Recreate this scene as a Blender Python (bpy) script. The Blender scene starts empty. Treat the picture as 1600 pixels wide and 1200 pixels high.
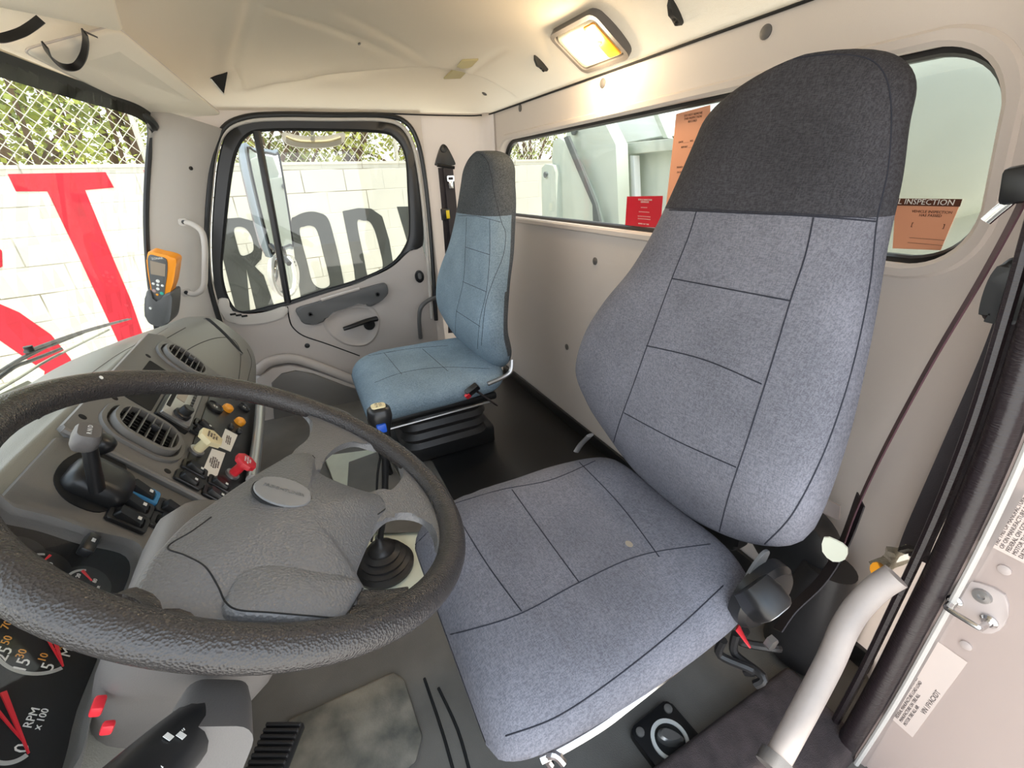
import bpy, bmesh, math, random
from mathutils import Vector, Matrix, noise
from mathutils.bvhtree import BVHTree
random.seed(7)
S = bpy.context.scene
COL = S.collection
# ------------------------------------------------------------------ camera
F_PX, PITCH, YAW, ROLL = 680.0, 0.4408, 0.4294, -0.0437
_h = Vector((math.cos(YAW), -math.sin(YAW), 0)); _r = Vector((-math.sin(YAW), -math.cos(YAW), 0))
FWD = _h*math.cos(PITCH) - Vector((0, 0, math.sin(PITCH)))
_u = _r.cross(FWD)
RGT = _r*math.cos(ROLL) + _u*math.sin(ROLL)
UPV = RGT.cross(FWD)
cd = bpy.data.cameras.new('camera'); cam = bpy.data.objects.new('camera', cd); COL.objects.link(cam)
cd.sensor_fit = 'HORIZONTAL'; cd.sensor_width = 36; cd.lens = F_PX/1600*36
cd.clip_start = 0.01; cd.clip_end = 200
m = Matrix.Identity(4)
for i in range(3):
    m[i][0] = RGT[i]; m[i][1] = UPV[i]; m[i][2] = -FWD[i]
cam.matrix_world = m
S.camera = cam
# ------------------------------------------------------------------ light
w = bpy.data.worlds.new('world'); S.world = w; w.use_nodes = True
nt = w.node_tree; nt.nodes.clear()
bg = nt.nodes.new('ShaderNodeBackground'); wo = nt.nodes.new('ShaderNodeOutputWorld')
tc = nt.nodes.new('ShaderNodeTexCoord'); sx = nt.nodes.new('ShaderNodeSeparateXYZ'); cr = nt.nodes.new('ShaderNodeValToRGB')
nt.links.new(tc.outputs['Generated'], sx.inputs[0]); nt.links.new(sx.outputs['Z'], cr.inputs[0])
cr.color_ramp.elements[0].color = (0.93, 0.96, 1.0, 1); cr.color_ramp.elements[1].color = (0.62, 0.80, 1.0, 1)
nt.links.new(cr.outputs[0], bg.inputs[0]); nt.links.new(bg.outputs[0], wo.inputs[0])
bg.inputs[1].default_value = 1.45
sd = bpy.data.lights.new('sun', 'SUN'); so = bpy.data.objects.new('sun', sd); COL.objects.link(so)
sd.energy = 3.4; sd.angle = math.radians(1.2); sd.color = (1.0, 0.95, 0.87)
so.location = (-4, -2, 8)
so.rotation_euler = Vector((0.20, 0.12, -1.0)).to_track_quat('-Z', 'Y').to_euler()
S.view_settings.view_transform = 'Standard'; S.view_settings.look = 'None'
S.view_settings.gamma = 1; S.view_settings.use_curve_mapping = False
S.view_settings.exposure = 1.33
# ------------------------------------------------------------------ places seen in the photograph, as rays met with real planes
def ray(px, py):
    return (FWD*F_PX + RGT*(px-800) - UPV*(py-600)).normalized()
def AX(px, py, v): d = ray(px, py); return d*(v/d.x)
def AY(px, py, v): d = ray(px, py); return d*(v/d.y)
def AZ(px, py, v): d = ray(px, py); return d*(v/d.z)
def AP(px, py, p0, n): d = ray(px, py); return d*(Vector(p0).dot(n)/d.dot(n))
# ------------------------------------------------------------------ materials
def sc(r, g, b):
    f = lambda c: (c/255/12.92) if c/255 <= .04045 else ((c/255+.055)/1.055)**2.4
    return (f(r), f(g), f(b), 1)
def mat(name, col, rough=.6, metal=0, bump=0, bscale=200, var=0, vscale=8, emit=0, spec=.5, col2=None, stretch=None, cscale=None):
    M = bpy.data.materials.new(name); M.use_nodes = True; t = M.node_tree; b = t.nodes['Principled BSDF']
    b.inputs['Base Color'].default_value = col; b.inputs['Roughness'].default_value = rough
    b.inputs['Metallic'].default_value = metal; b.inputs['Specular IOR Level'].default_value = spec
    co = t.nodes.new('ShaderNodeTexCoord'); src = co.outputs['Object']
    if stretch:
        mp = t.nodes.new('ShaderNodeMapping'); mp.inputs['Scale'].default_value = stretch; t.links.new(src, mp.inputs[0]); src = mp.outputs[0]
    if var or col2:
        n = t.nodes.new('ShaderNodeTexNoise'); n.inputs['Scale'].default_value = vscale; n.inputs['Detail'].default_value = 5
        t.links.new(src, n.inputs['Vector'])
        r = t.nodes.new('ShaderNodeValToRGB'); r.color_ramp.elements[0].position = .3; r.color_ramp.elements[1].position = .7
        c2 = col2 or tuple(min(1, c*(1+var)) for c in col[:3])+(1,)
        r.color_ramp.elements[0].color = tuple(c*(1-var) for c in col[:3])+(1,) if var else col
        r.color_ramp.elements[1].color = c2
        t.links.new(n.outputs[0], r.inputs[0]); t.links.new(r.outputs[0], b.inputs['Base Color'])
    if bump:
        n2 = t.nodes.new('ShaderNodeTexNoise'); n2.inputs['Scale'].default_value = bscale; n2.inputs['Detail'].default_value = 3
        t.links.new(src, n2.inputs['Vector'])
        bp = t.nodes.new('ShaderNodeBump'); bp.inputs['Strength'].default_value = bump; bp.inputs['Distance'].default_value = .002
        t.links.new(n2.outputs[0], bp.inputs['Height']); t.links.new(bp.outputs[0], b.inputs['Normal'])
    if emit:
        b.inputs['Emission Color'].default_value = col; b.inputs['Emission Strength'].default_value = emit
    return M
def leather(name, col, rough, scale=260, strength=.7):
    M = mat(name, col, rough); t = M.node_tree; b = t.nodes['Principled BSDF']
    co = t.nodes.new('ShaderNodeTexCoord'); v = t.nodes.new('ShaderNodeTexVoronoi'); v.inputs['Scale'].default_value = scale
    n = t.nodes.new('ShaderNodeTexNoise'); n.inputs['Scale'].default_value = scale*.25; n.inputs['Detail'].default_value = 6
    ad = t.nodes.new('ShaderNodeMath'); ad.operation = 'ADD'
    t.links.new(co.outputs['Object'], v.inputs['Vector']); t.links.new(co.outputs['Object'], n.inputs['Vector'])
    t.links.new(v.outputs[0], ad.inputs[0]); t.links.new(n.outputs[0], ad.inputs[1])
    bp = t.nodes.new('ShaderNodeBump'); bp.inputs['Strength'].default_value = strength; bp.inputs['Distance'].default_value = .0012
    t.links.new(ad.outputs[0], bp.inputs['Height']); t.links.new(bp.outputs[0], b.inputs['Normal'])
    return M
def fabric(name, ca, cb, big=.12, patch=None):
    """woven cloth: fine heather threads in two tones, worn patches"""
    M = mat(name, ca, .95, spec=.15); t = M.node_tree; b = t.nodes['Principled BSDF']
    co = t.nodes.new('ShaderNodeTexCoord')
    def nz(scale, st, det=2):
        mp = t.nodes.new('ShaderNodeMapping'); mp.inputs['Scale'].default_value = st; t.links.new(co.outputs['Object'], mp.inputs[0])
        n = t.nodes.new('ShaderNodeTexNoise'); n.inputs['Scale'].default_value = scale; n.inputs['Detail'].default_value = det
        t.links.new(mp.outputs[0], n.inputs['Vector']); return n.outputs[0]
    a = nz(700, (1, .25, .25)); c = nz(700, (.2, 1, 1)); g = nz(7, (1, 1, 1), 4)
    ad = t.nodes.new('ShaderNodeMath'); ad.operation = 'ADD'; t.links.new(a, ad.inputs[0]); t.links.new(c, ad.inputs[1])
    r = t.nodes.new('ShaderNodeMapRange'); r.inputs[1].default_value = .8; r.inputs[2].default_value = 1.2; t.links.new(ad.outputs[0], r.inputs[0])
    mx = t.nodes.new('ShaderNodeMix'); mx.data_type = 'RGBA'; mx.inputs[6].default_value = ca; mx.inputs[7].default_value = cb
    t.links.new(r.outputs[0], mx.inputs[0])
    r2 = t.nodes.new('ShaderNodeMapRange'); r2.inputs[1].default_value = .35; r2.inputs[2].default_value = .65; r2.inputs[3].default_value = 1-big; r2.inputs[4].default_value = 1+big
    t.links.new(g, r2.inputs[0])
    sc_ = t.nodes.new('ShaderNodeVectorMath'); sc_.operation = 'SCALE'; t.links.new(mx.outputs[2], sc_.inputs[0]); t.links.new(r2.outputs[0], sc_.inputs['Scale'])
    t.links.new(sc_.outputs[0], b.inputs['Base Color'])
    bp = t.nodes.new('ShaderNodeBump'); bp.inputs['Strength'].default_value = .5; bp.inputs['Distance'].default_value = .0008
    t.links.new(ad.outputs[0], bp.inputs['Height']); t.links.new(bp.outputs[0], b.inputs['Normal'])
    return M
def glass(name, tint=(1, 1, 1, 1), gloss=.06):
    M = bpy.data.materials.new(name); M.use_nodes = True; t = M.node_tree; t.nodes.clear()
    o = t.nodes.new('ShaderNodeOutputMaterial'); a = t.nodes.new('ShaderNodeBsdfTransparent'); g = t.nodes.new('ShaderNodeBsdfGlossy')
    a.inputs[0].default_value = tint; g.inputs['Roughness'].default_value = .02
    mx = t.nodes.new('ShaderNodeMixShader'); mx.inputs[0].default_value = gloss
    t.links.new(a.outputs[0], mx.inputs[1]); t.links.new(g.outputs[0], mx.inputs[2]); t.links.new(mx.outputs[0], o.inputs[0])
    return M
M = {}
M['headliner'] = mat('tan_headliner', sc(240, 230, 213), .95, bump=.35, bscale=700, spec=.1)
M['trim'] = mat('greige_trim', sc(212, 202, 194), .6, bump=.15, bscale=900, spec=.3)
M['pillar'] = mat('grey_pillar', sc(198, 193, 186), .6, bump=.15, bscale=900, spec=.3)
M['door'] = mat('grey_door', sc(188, 180, 174), .5, bump=.2, bscale=900, spec=.4)
M['door_dark'] = mat('dark_grey_plastic', sc(92, 92, 92), .45, bump=.2, bscale=900)
M['dash'] = mat('dash_grey', sc(130, 128, 119), .38, bump=.25, bscale=700)
M['panel'] = mat('panel_grey', sc(108, 105, 101), .4, bump=.25, bscale=900)
M['mshell'] = mat('mirror_shell', sc(150, 162, 172), .25, .5)
M['black'] = mat('black_plastic', sc(29, 29, 30), .35)
M['blackmat'] = mat('matt_black', sc(20, 20, 20), .8)
M['rubber'] = mat('black_rubber', sc(42, 40, 40), .42, bump=.3, bscale=60)
M['sealr'] = mat('seal_rubber', sc(38, 30, 32), .28, bump=.5, bscale=90, stretch=(1, 1, 6))
M['floor'] = mat('floor_rubber', sc(110, 106, 100), .5, bump=.35, bscale=500, var=.25, vscale=6)
M['carpet'] = mat('sill_carpet', sc(70, 61, 61), .8, bump=.8, bscale=700, var=.3, vscale=40)
M['wheel'] = leather('wheel_leather', sc(54, 51, 50), .27, 520, .6)
M['hub'] = leather('hub_leather', sc(104, 104, 105), .34, 420, .5)
M['badge'] = mat('badge_grey', sc(128, 128, 128), .45)
M['shroud'] = mat('column_grey', sc(98, 94, 91), .5, bump=.15, bscale=800)
M['fab'] = fabric('driver_fabric', sc(100, 100, 108), sc(125, 125, 133))
M['fab_dark'] = fabric('headrest_fabric', sc(55, 54, 57), sc(74, 73, 77))
M['pfab'] = fabric('passenger_fabric', sc(112, 130, 143), sc(138, 156, 169))
M['pfab_dark'] = fabric('passenger_headrest_fabric', sc(62, 66, 70), sc(92, 96, 100))
M['thread'] = mat('seam_thread', sc(38, 40, 50), .9)
M['chrome'] = mat('chrome', sc(215, 215, 215), .15, 1)
M['steel'] = mat('painted_steel', sc(170, 168, 166), .3, .8)
M['white'] = mat('white_plastic', sc(232, 230, 222), .4)
M['bar'] = mat('ivory_vinyl', sc(160, 149, 142), .45, var=.12, vscale=14, bump=.15, bscale=80)
M['body'] = mat('body_paint', sc(184, 171, 165), .3, spec=.5)
M['red'] = mat('red_plastic', sc(214, 40, 52), .4)
M['yellow'] = mat('cream_plastic', sc(228, 214, 170), .4)
M['amber'] = mat('amber_lens', sc(238, 158, 40), .3)
M['orange'] = mat('orange_plastic', sc(244, 150, 22), .4)
M['blue'] = mat('blue_plastic', sc(54, 128, 178), .4)
M['royal'] = mat('royal_blue', sc(30, 84, 190), .4)
M['lcd'] = mat('lcd', sc(150, 136, 120), .25)
M['teal'] = mat('teal_button', sc(60, 170, 150), .4)
M['pale'] = mat('pale_print', sc(225, 225, 220), .6)
M['paper'] = mat('aged_label', sc(214, 198, 188), .5)
M['label'] = mat('paper_label', sc(238, 236, 228), .6)
M['ink'] = mat('label_ink', sc(96, 84, 80), .7)
M['inklt'] = mat('label_ink_light', sc(176, 150, 146), .7)
M['numor'] = mat('orange_print', sc(214, 150, 60), .6)
M['web'] = mat('belt_webbing', sc(48, 42, 46), .6, bump=.5, bscale=500)
M['webred'] = mat('belt_webbing_maroon', sc(84, 48, 58), .6, bump=.5, bscale=500)
M['plate'] = mat('cream_slab', sc(222, 224, 204), .5, var=.12, vscale=9)
M['glass'] = glass('clear_glass', (.78, .775, .745, 1), .04)
M['lens'] = glass('lens_glass', (.97, .97, .97, 1), .02)
M['mirror'] = mat('mirror_glass', sc(235, 235, 235), .03, 1)
M['lampglow'] = mat('amber_bulb', (1.0, .42, .04, 1), .4, emit=2.2)
M['lamplens'] = mat('ribbed_lens', sc(236, 226, 200), .22, bump=.6, bscale=70)
M['stk_red'] = mat('red_sticker', sc(190, 16, 40), .5)
M['stk_or'] = mat('orange_sticker', sc(232, 164, 128), .5)
M['stk_brn'] = mat('brown_sticker_band', sc(92, 52, 34), .5)
M['paintred'] = mat('wall_red_paint', sc(180, 26, 42), .8, var=.15, vscale=5)
M['paintblk'] = mat('wall_black_paint', sc(56, 58, 53), .8, var=.2, vscale=5)
M['truck'] = mat('pale_green_paint', sc(190, 197, 184), .5, var=.07, vscale=3)
M['truckw'] = mat('white_truck_paint', sc(240, 242, 240), .5)
M['hole'] = mat('hole_dark', sc(96, 100, 98), .8)
M['galv'] = mat('galvanised_wire', sc(190, 186, 170), .5, .3)
M['bark'] = mat('bark', sc(104, 84, 66), .9, var=.3)
M['leafa'] = mat('leaf_yellow_green', sc(196, 200, 92), .7, col2=sc(128, 140, 66), vscale=2)
M['leafb'] = mat('leaf_green', sc(118, 134, 74), .7, col2=sc(168, 172, 96), vscale=2)
M['ground'] = mat('yard_concrete', sc(206, 198, 186), .9, var=.08, vscale=1.5)
M['wiper'] = mat('wiper_grey', sc(74, 76, 76), .4)
M['hood'] = mat('hood_paint', sc(150, 152, 136), .5)
M['plastic_bag'] = glass('cellophane', (.85, .85, .78, 1), .25)
M['tag'] = mat('cloth_tag', sc(238, 240, 220), .9)
M['wood'] = mat('cardboard', sc(150, 130, 90), .9)
# ------------------------------------------------------------------ mesh helpers
def fin(bm, ang=35):
    bmesh.ops.recalc_face_normals(bm, faces=bm.faces)
    for f in bm.faces: f.smooth = True
    a = math.radians(ang)
    for e in bm.edges:
        if len(e.link_faces) == 2:
            if e.calc_face_angle(0) > a: e.smooth = False
    return bm
def link(name, bm, mats, parent=None, ang=35, keep=False):
    if not keep: fin(bm, ang)
    me = bpy.data.meshes.new(name)
    if parent is None:
        xs = [v.co for v in bm.verts]
        c = Vector([(min(v[i] for v in xs)+max(v[i] for v in xs))/2 for i in range(3)]); c.z = min(v.z for v in xs)
    else: c = parent.matrix_world.translation.copy()
    for v in bm.verts: v.co -= c
    bm.to_mesh(me); bm.free()
    for k in (mats if isinstance(mats, (list, tuple)) else [mats]): me.materials.append(M[k] if isinstance(k, str) else k)
    o = bpy.data.objects.new(name, me); COL.objects.link(o)
    if parent is None: o.location = c; o.matrix_world = Matrix.Translation(c)
    else: o.parent = parent; o.matrix_world = Matrix.Translation(c)
    return o
def tag(o, label, cat, group=None, kind=None):
    if label: o['label'] = label
    if cat: o['category'] = cat
    if group: o['group'] = group
    if kind: o['kind'] = kind
    return o
def thing(name, loc, label=None, cat=None, group=None, kind=None):
    o = bpy.data.objects.new(name, None); COL.objects.link(o); o.empty_display_size = .05
    o.location = loc; o.matrix_world = Matrix.Translation(Vector(loc))
    return tag(o, label, cat, group, kind)
def struct(o): o['kind'] = 'structure'; return o
def frame(o, ex, ey):
    ex = Vector(ex).normalized(); ey = Vector(ey); ez = ex.cross(ey).normalized(); ey = ez.cross(ex)
    mm = Matrix.Identity(4)
    for i in range(3): mm[i][0] = ex[i]; mm[i][1] = ey[i]; mm[i][2] = ez[i]; mm[i][3] = o[i]
    return mm
def T(bm, mtx): bm.transform(mtx); return bm
def join(*bms):
    out = bmesh.new()
    for b in bms:
        me = bpy.data.meshes.new('t'); b.to_mesh(me); b.free(); out.from_mesh(me); bpy.data.meshes.remove(me)
    return out
def rbox(sx, sy, sz, bev=.003, seg=2, c=(0, 0, 0)):
    bm = bmesh.new(); bmesh.ops.create_cube(bm, size=1)
    for v in bm.verts: v.co = Vector((v.co.x*sx+c[0], v.co.y*sy+c[1], v.co.z*sz+c[2]))
    if bev: bmesh.ops.bevel(bm, geom=list(bm.edges), offset=bev, segments=seg, profile=.5, affect='EDGES')
    return bm
def hexa(bot, top, bev=.0, seg=2):
    """solid from four bottom and four top corner points"""
    bm = bmesh.new(); b = [bm.verts.new(p) for p in bot]; t = [bm.verts.new(p) for p in top]; n = len(b)
    bm.faces.new(b[::-1]); bm.faces.new(t)
    for i in range(n): bm.faces.new((b[i], b[(i+1) % n], t[(i+1) % n], t[i]))
    if bev: bmesh.ops.bevel(bm, geom=list(bm.edges), offset=bev, segments=seg, profile=.5, affect='EDGES')
    return bm
def prism(poly, z0, z1, bev=0, seg=2):
    bm = hexa([(p[0], p[1], z0) for p in poly], [(p[0], p[1], z1) for p in poly])
    if bev:
        ed = [e for e in bm.edges if abs(e.verts[0].co.z-e.verts[1].co.z) < 1e-7 and e.verts[0].co.z > min(z0, z1)+1e-6] if z1 > z0 else list(bm.edges)
        bmesh.ops.bevel(bm, geom=ed, offset=bev, segments=seg, profile=.5, affect='EDGES')
    return bm
def cr_spline(pts, n=8, closed=False):
    pts = [Vector(p) for p in pts]; out = []; N = len(pts)
    rng = range(N if closed else N-1)
    for i in rng:
        if closed: p0, p1, p2, p3 = pts[(i-1) % N], pts[i], pts[(i+1) % N], pts[(i+2) % N]
        else: p0, p1, p2, p3 = pts[max(i-1, 0)], pts[i], pts[i+1], pts[min(i+2, N-1)]
        for k in range(n):
            t = k/n
            out.append(.5*((2*p1)+(p2-p0)*t+(2*p0-5*p1+4*p2-p3)*t*t+(3*p1-p0-3*p2+p3)*t**3))
    if not closed: out.append(pts[-1])
    return out
def resample(pts, n):
    """even points round a closed loop"""
    P = [Vector(p) for p in pts]; P.append(P[0]); L = [0]
    for a, b in zip(P, P[1:]): L.append(L[-1]+(b-a).length)
    out = []; j = 0
    for k in range(n):
        s = L[-1]*k/n
        while L[j+1] < s: j += 1
        out.append(P[j].lerp(P[j+1], (s-L[j])/max(1e-9, L[j+1]-L[j])))
    return out
def loft(rings, cap=True, closed=True, mats=None):
    bm = bmesh.new(); R = [[bm.verts.new(p) for p in r] for r in rings]; n = len(R[0])
    for a, b in zip(R, R[1:]):
        for i in range(n if closed else n-1):
            j = (i+1) % n
            try: bm.faces.new((a[i], a[j], b[j], b[i]))
            except ValueError: pass
    if cap and closed:
        bm.faces.new(R[0][::-1]); bm.faces.new(R[-1])
    return bm
def tube(pts, r, seg=12, sub=6, closed=False, cap=True, flat=None):
    P = cr_spline(pts, sub, closed) if sub > 1 else [Vector(p) for p in pts]
    n = len(P); rad = r if callable(r) else (lambda t: r)
    rings = []; up = None
    for i, p in enumerate(P):
        d = (P[(i+1) % n]-P[i-1]) if closed else (P[min(i+1, n-1)]-P[max(i-1, 0)])
        d.normalize()
        if up is None:
            up = Vector((0, 0, 1)) if abs(d.z) < .9 else Vector((0, 1, 0))
            if flat is not None: up = Vector(flat)
        s = d.cross(up).normalized(); up2 = s.cross(d).normalized(); up = up2 if flat is None else Vector(flat)
        rr = rad(i/max(1, n-1)); ra, rb = rr if isinstance(rr, tuple) else (rr, rr)
        rings.append([p + s*(math.cos(2*math.pi*k/seg)*ra) + up2*(math.sin(2*math.pi*k/seg)*rb) for k in range(seg)])
    if closed: rings.append(rings[0]); bm = loft(rings, cap=False); bmesh.ops.remove_doubles(bm, verts=bm.verts, dist=1e-6); return bm
    return loft(rings, cap)
def strap(pts, wv, w, t=.0015, sub=6):
    """flat webbing: pts centre line, wv width direction"""
    P = cr_spline(pts, sub) if sub > 1 else [Vector(p) for p in pts]; wv = Vector(wv).normalized(); rings = []
    for i, p in enumerate(P):
        d = (P[min(i+1, len(P)-1)]-P[max(i-1, 0)]).normalized(); a = (wv - d*wv.dot(d)).normalized(); b = d.cross(a)
        rings.append([p+a*w/2+b*t/2, p-a*w/2+b*t/2, p-a*w/2-b*t/2, p+a*w/2-b*t/2])
    return loft(rings)
def lathe(prof, seg=32, close=True):
    return loft([[Vector((r*math.cos(2*math.pi*k/seg), r*math.sin(2*math.pi*k/seg), z)) for k in range(seg)] for r, z in prof], cap=close)
def rrect(w, h, r, n=5):
    out = []
    for cx, cy, a0 in ((w/2-r, h/2-r, 0), (-w/2+r, h/2-r, 90), (-w/2+r, -h/2+r, 180), (w/2-r, -h/2+r, 270)):
        for k in range(n+1):
            a = math.radians(a0+90*k/n); out.append((cx+r*math.cos(a), cy+r*math.sin(a)))
    return out
def oval(a, b, n=36): return [(a*math.cos(2*math.pi*k/n), b*math.sin(2*math.pi*k/n)) for k in range(n)]
def ringplate(outer, inner, z0, z1, bev=0, n=64):
    """flat ring between two loops (2-D), thickness z0..z1"""
    o = resample([(p[0], p[1], 0) for p in outer], n); i0 = resample([(p[0], p[1], 0) for p in inner], 240)
    i = [min(i0, key=lambda q, a=a: (q-a).length) for a in o]
    i = resample([(p[0], p[1], 0) for p in inner], n)
    k0 = min(range(n), key=lambda k: (i[k]-o[0]).length); i = i[k0:]+i[:k0]
    if (i[1]-o[1]).length > (i[-1]-o[1]).length: i = [i[0]]+i[:0:-1]
    A = lambda L, z: [Vector((p.x, p.y, z)) for p in L]
    s = (lambda L, C, f: [p+(q-p)*f for p, q in zip(L, C)])
    if bev:
        rings = [A(o, z0), A(o, z1-bev), A(s(o, i, .12), z1), A(s(i, o, .12), z1), A(i, z1-bev), A(i, z0), A(o, z0)]
    else: rings = [A(o, z0), A(o, z1), A(i, z1), A(i, z0), A(o, z0)]
    bm = loft(rings, cap=False); bmesh.ops.remove_doubles(bm, verts=bm.verts, dist=1e-6); return bm
def roundpoly(pts, r, n=8):
    L = []; N = len(pts)
    for i in range(N):
        a = Vector((*pts[i], 0)); b = Vector((*pts[(i-1) % N], 0)); d = Vector((*pts[(i+1) % N], 0)); e1 = (b-a).normalized(); e2 = (d-a).normalized()
        for k in range(n+1):
            t = k/n; t = .5-.5*math.cos(math.pi*t) if False else t
            p = (a+e1*r)*(1-t)**2+(a+e1*r*.12+e2*r*.12)*2*t*(1-t)+(a+e2*r)*t*t; L.append((p.x, p.y))
    return L
def holed(outer, holes, th):
    """sheet with holes, lies at z 0 .. -th"""
    bm = bmesh.new(); ed = []
    for L in [outer]+holes:
        vs = [bm.verts.new((p[0], p[1], 0)) for p in L]
        for i in range(len(vs)): ed.append(bm.edges.new((vs[i], vs[(i+1) % len(vs)])))
    bmesh.ops.triangle_fill(bm, use_beauty=True, use_dissolve=False, edges=ed, normal=(0, 0, 1))
    r = bmesh.ops.extrude_face_region(bm, geom=list(bm.faces))
    for v in r['geom']:
        if isinstance(v, bmesh.types.BMVert): v.co.z -= th
    return bm
def text(body, size, o, ex, ey, matn, name='lettering', parent=None, off=.0006, align='CENTER', depth=.0002, sx=1.0):
    cu = bpy.data.curves.new('txt', 'FONT'); cu.body = body; cu.size = size; cu.extrude = depth; cu.align_x = align; cu.align_y = 'CENTER'; cu.resolution_u = 2
    ob = bpy.data.objects.new('txt', cu); COL.objects.link(ob); dg = bpy.context.evaluated_depsgraph_get()
    me = bpy.data.meshes.new_from_object(ob.evaluated_get(dg)); bpy.data.objects.remove(ob)
    bm = bmesh.new(); bm.from_mesh(me); bpy.data.meshes.remove(me)
    for v in bm.verts: v.co.x *= sx
    mm = frame(o, ex, ey); mm.translation += mm.col[2].xyz*off; T(bm, mm)
    return link(name, bm, matn, parent, keep=True)
def bvh_of(*obs):
    out = []
    for o in obs:
        bm = bmesh.new(); bm.from_mesh(o.data); bm.transform(o.matrix_world)
        out.append(BVHTree.FromBMesh(bm)); bm.free()
    return out
def on_surface(tree, path, n=10):
    """follow a line of sight-points over a real surface"""
    P = cr_spline([(x, y, 0) for x, y in path], n); out = []
    for p in P:
        loc, nor, idx, dist = tree.ray_cast(Vector((0, 0, 0)), ray(p.x, p.y))
        if loc: out.append((loc, nor if nor.dot(loc) < 0 else -nor))
    return out
def seam(name, tree, path, parent, r=.0011, matn='thread', n=10, lift=0.0):
    P = on_surface(tree, path, n)
    if len(P) < 3: return None
    return link(name, tube([a+b*lift for a, b in P], r, 6, 1), matn, parent)
EX, EY, EZ = Vector((1, 0, 0)), Vector((0, 1, 0)), Vector((0, 0, 1))
# ================================================================== THE CAB SHELL
FL = -.975; WX = 2.15; RY = -.90; SEAM = .26
fb = rbox(2.4, 2.0, .04, 0, c=(1.25, -.05, FL-.02)); o = link('floor', fb, 'floor'); struct(o)
# rear wall with its wide window opening
def rw(x, z): return (-x, z)
def winloop(dx=0, n=9):
    return roundpoly([(2.0+dx, .150+dx), (.348-dx, .152+dx), (.300-dx, -.157-dx), (2.03+dx, -.157-dx)], .088+dx*.5, n)
def pairring(o, i, z0, z1):
    A = lambda L, z: [Vector((p[0], p[1], z)) for p in L]
    mid = lambda f: [(a[0]+(b[0]-a[0])*f, a[1]+(b[1]-a[1])*f) for a, b in zip(o, i)]
    bm = loft([A(o, z0), A(o, z0+(z1-z0)*.7), A(mid(.2), z1), A(mid(.75), z1), A(i, z0+(z1-z0)*.7), A(i, z0), A(o, z0)], cap=False); bmesh.ops.remove_doubles(bm, verts=bm.verts, dist=1e-6); return bm
MR = frame((0, RY, 0), (-1, 0, 0), (0, 0, 1))
bm = holed([rw(.24, -.99), rw(2.03, -.99), rw(2.03, .27), rw(.24, .27)], [[rw(*p) for p in winloop(.0)]], .05)
struct(link('wall_rear', T(bm, MR), 'trim', ang=25))
win = struct(link('window_1', T(prism([rw(*p) for p in winloop(-.004)], -.045, -.041), MR), 'glass'))
link('window_frame', T(pairring([rw(*p) for p in winloop(.020)], [rw(*p) for p in winloop(-.002)], -.012, .007), MR), 'trim', win)
link('window_seal', T(pairring([rw(*p) for p in winloop(.004)], [rw(*p) for p in winloop(-.012)], -.048, -.03), MR), 'black', win)
# corner and rear pillar on the passenger side, on the driver side
def wallstrip(path, z0, z1, n=10):
    P = cr_spline([(a, b, 0) for a, b in path], 6)
    bm = bmesh.new(); R = []
    for k in range(n+1):
        z = z0+(z1-z0)*k/n; R.append([bm.verts.new((p.x, p.y, z)) for p in P])
    for a, b in zip(R, R[1:]):
        for i in range(len(P)-1): bm.faces.new((a[i], a[i+1], b[i+1], b[i]))
    r = bmesh.ops.solidify(bm, geom=list(bm.faces), thickness=.012)
    return bm
struct(link('wall_right', wallstrip([(2.02, -.897), (2.06, -.893), (2.105, -.865), (2.125, -.81), (2.13, -.70), (2.135, -.60), (2.165, -.575)], -.99, .27), 'trim'))
struct(link('wall_left', wallstrip([(.25, -.897), (.215, -.893), (.185, -.865), (.172, -.81), (.160, -.75), (.150, -.715)], -.99, .27), 'trim'))
# ceiling: one upholstered sheet, curved down to the seam above the windows, with its sags and folds
def yfront(x):
    t = max(0, (x-1.0)/1.15); return .46-.13*t**1.6
def g(x, y, a, b, wd):
    a = Vector(a[:2]); b = Vector(b[:2]); p = Vector((x, y)); ab = b-a; t = max(0, min(1, (p-a).dot(ab)/ab.dot(ab)))
    d = (p-(a+ab*t)).length; return math.exp(-(d/wd)**2)*math.sin(math.pi*min(1, max(0.0, .15+t*.7)))
CZ = lambda px, py: AZ(px, py, .39)
folds = [((398, 0), (366, 104), .018, .014), ((366, 104), (380, 140), .010, .012), ((380, 20), (350, 110), .03, -.014), ((410, 10), (640, 95), .02, .006), ((540, 25), (690, 110), .02, .006), ((400, 145), (650, 100), .022, .012),
         ((395, 108), (560, 132), .03, -.008), ((725, 110), (790, 75), .012, -.006), ((850, 60), (868, 130), .012, .006), ((0, 5), (150, 40), .03, .006)]
def ceil_base(x, y):
    x0, x1 = -.02, 2.14; yf = yfront(x); u = (2*x-x0-x1)/(x1-x0); v = (2*y-RY-yf)/(yf-RY)
    return SEAM+.15*max(0, 1-abs(u)**7)**.8*max(0, 1-abs(v)**4.5)**.9
def bhit(px, py):
    d = ray(px, py); t = .3
    while t < 3:
        p = d*t
        if p.x > 2.13 or p.y < RY or p.z > ceil_base(p.x, p.y): return p
        t += .004
    return d*3
folds = [(bhit(*a), bhit(*b), c, d) for a, b, c, d in folds]
_a, _b = bhit(372, 138), bhit(690, 100); SA = Vector((_a.x, _a.y)); SN = Vector((_b.x-_a.x, _b.y-_a.y)).orthogonal().normalized(); SB_ = _a.y+.02
if SN.x < 0: SN = -SN
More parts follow.
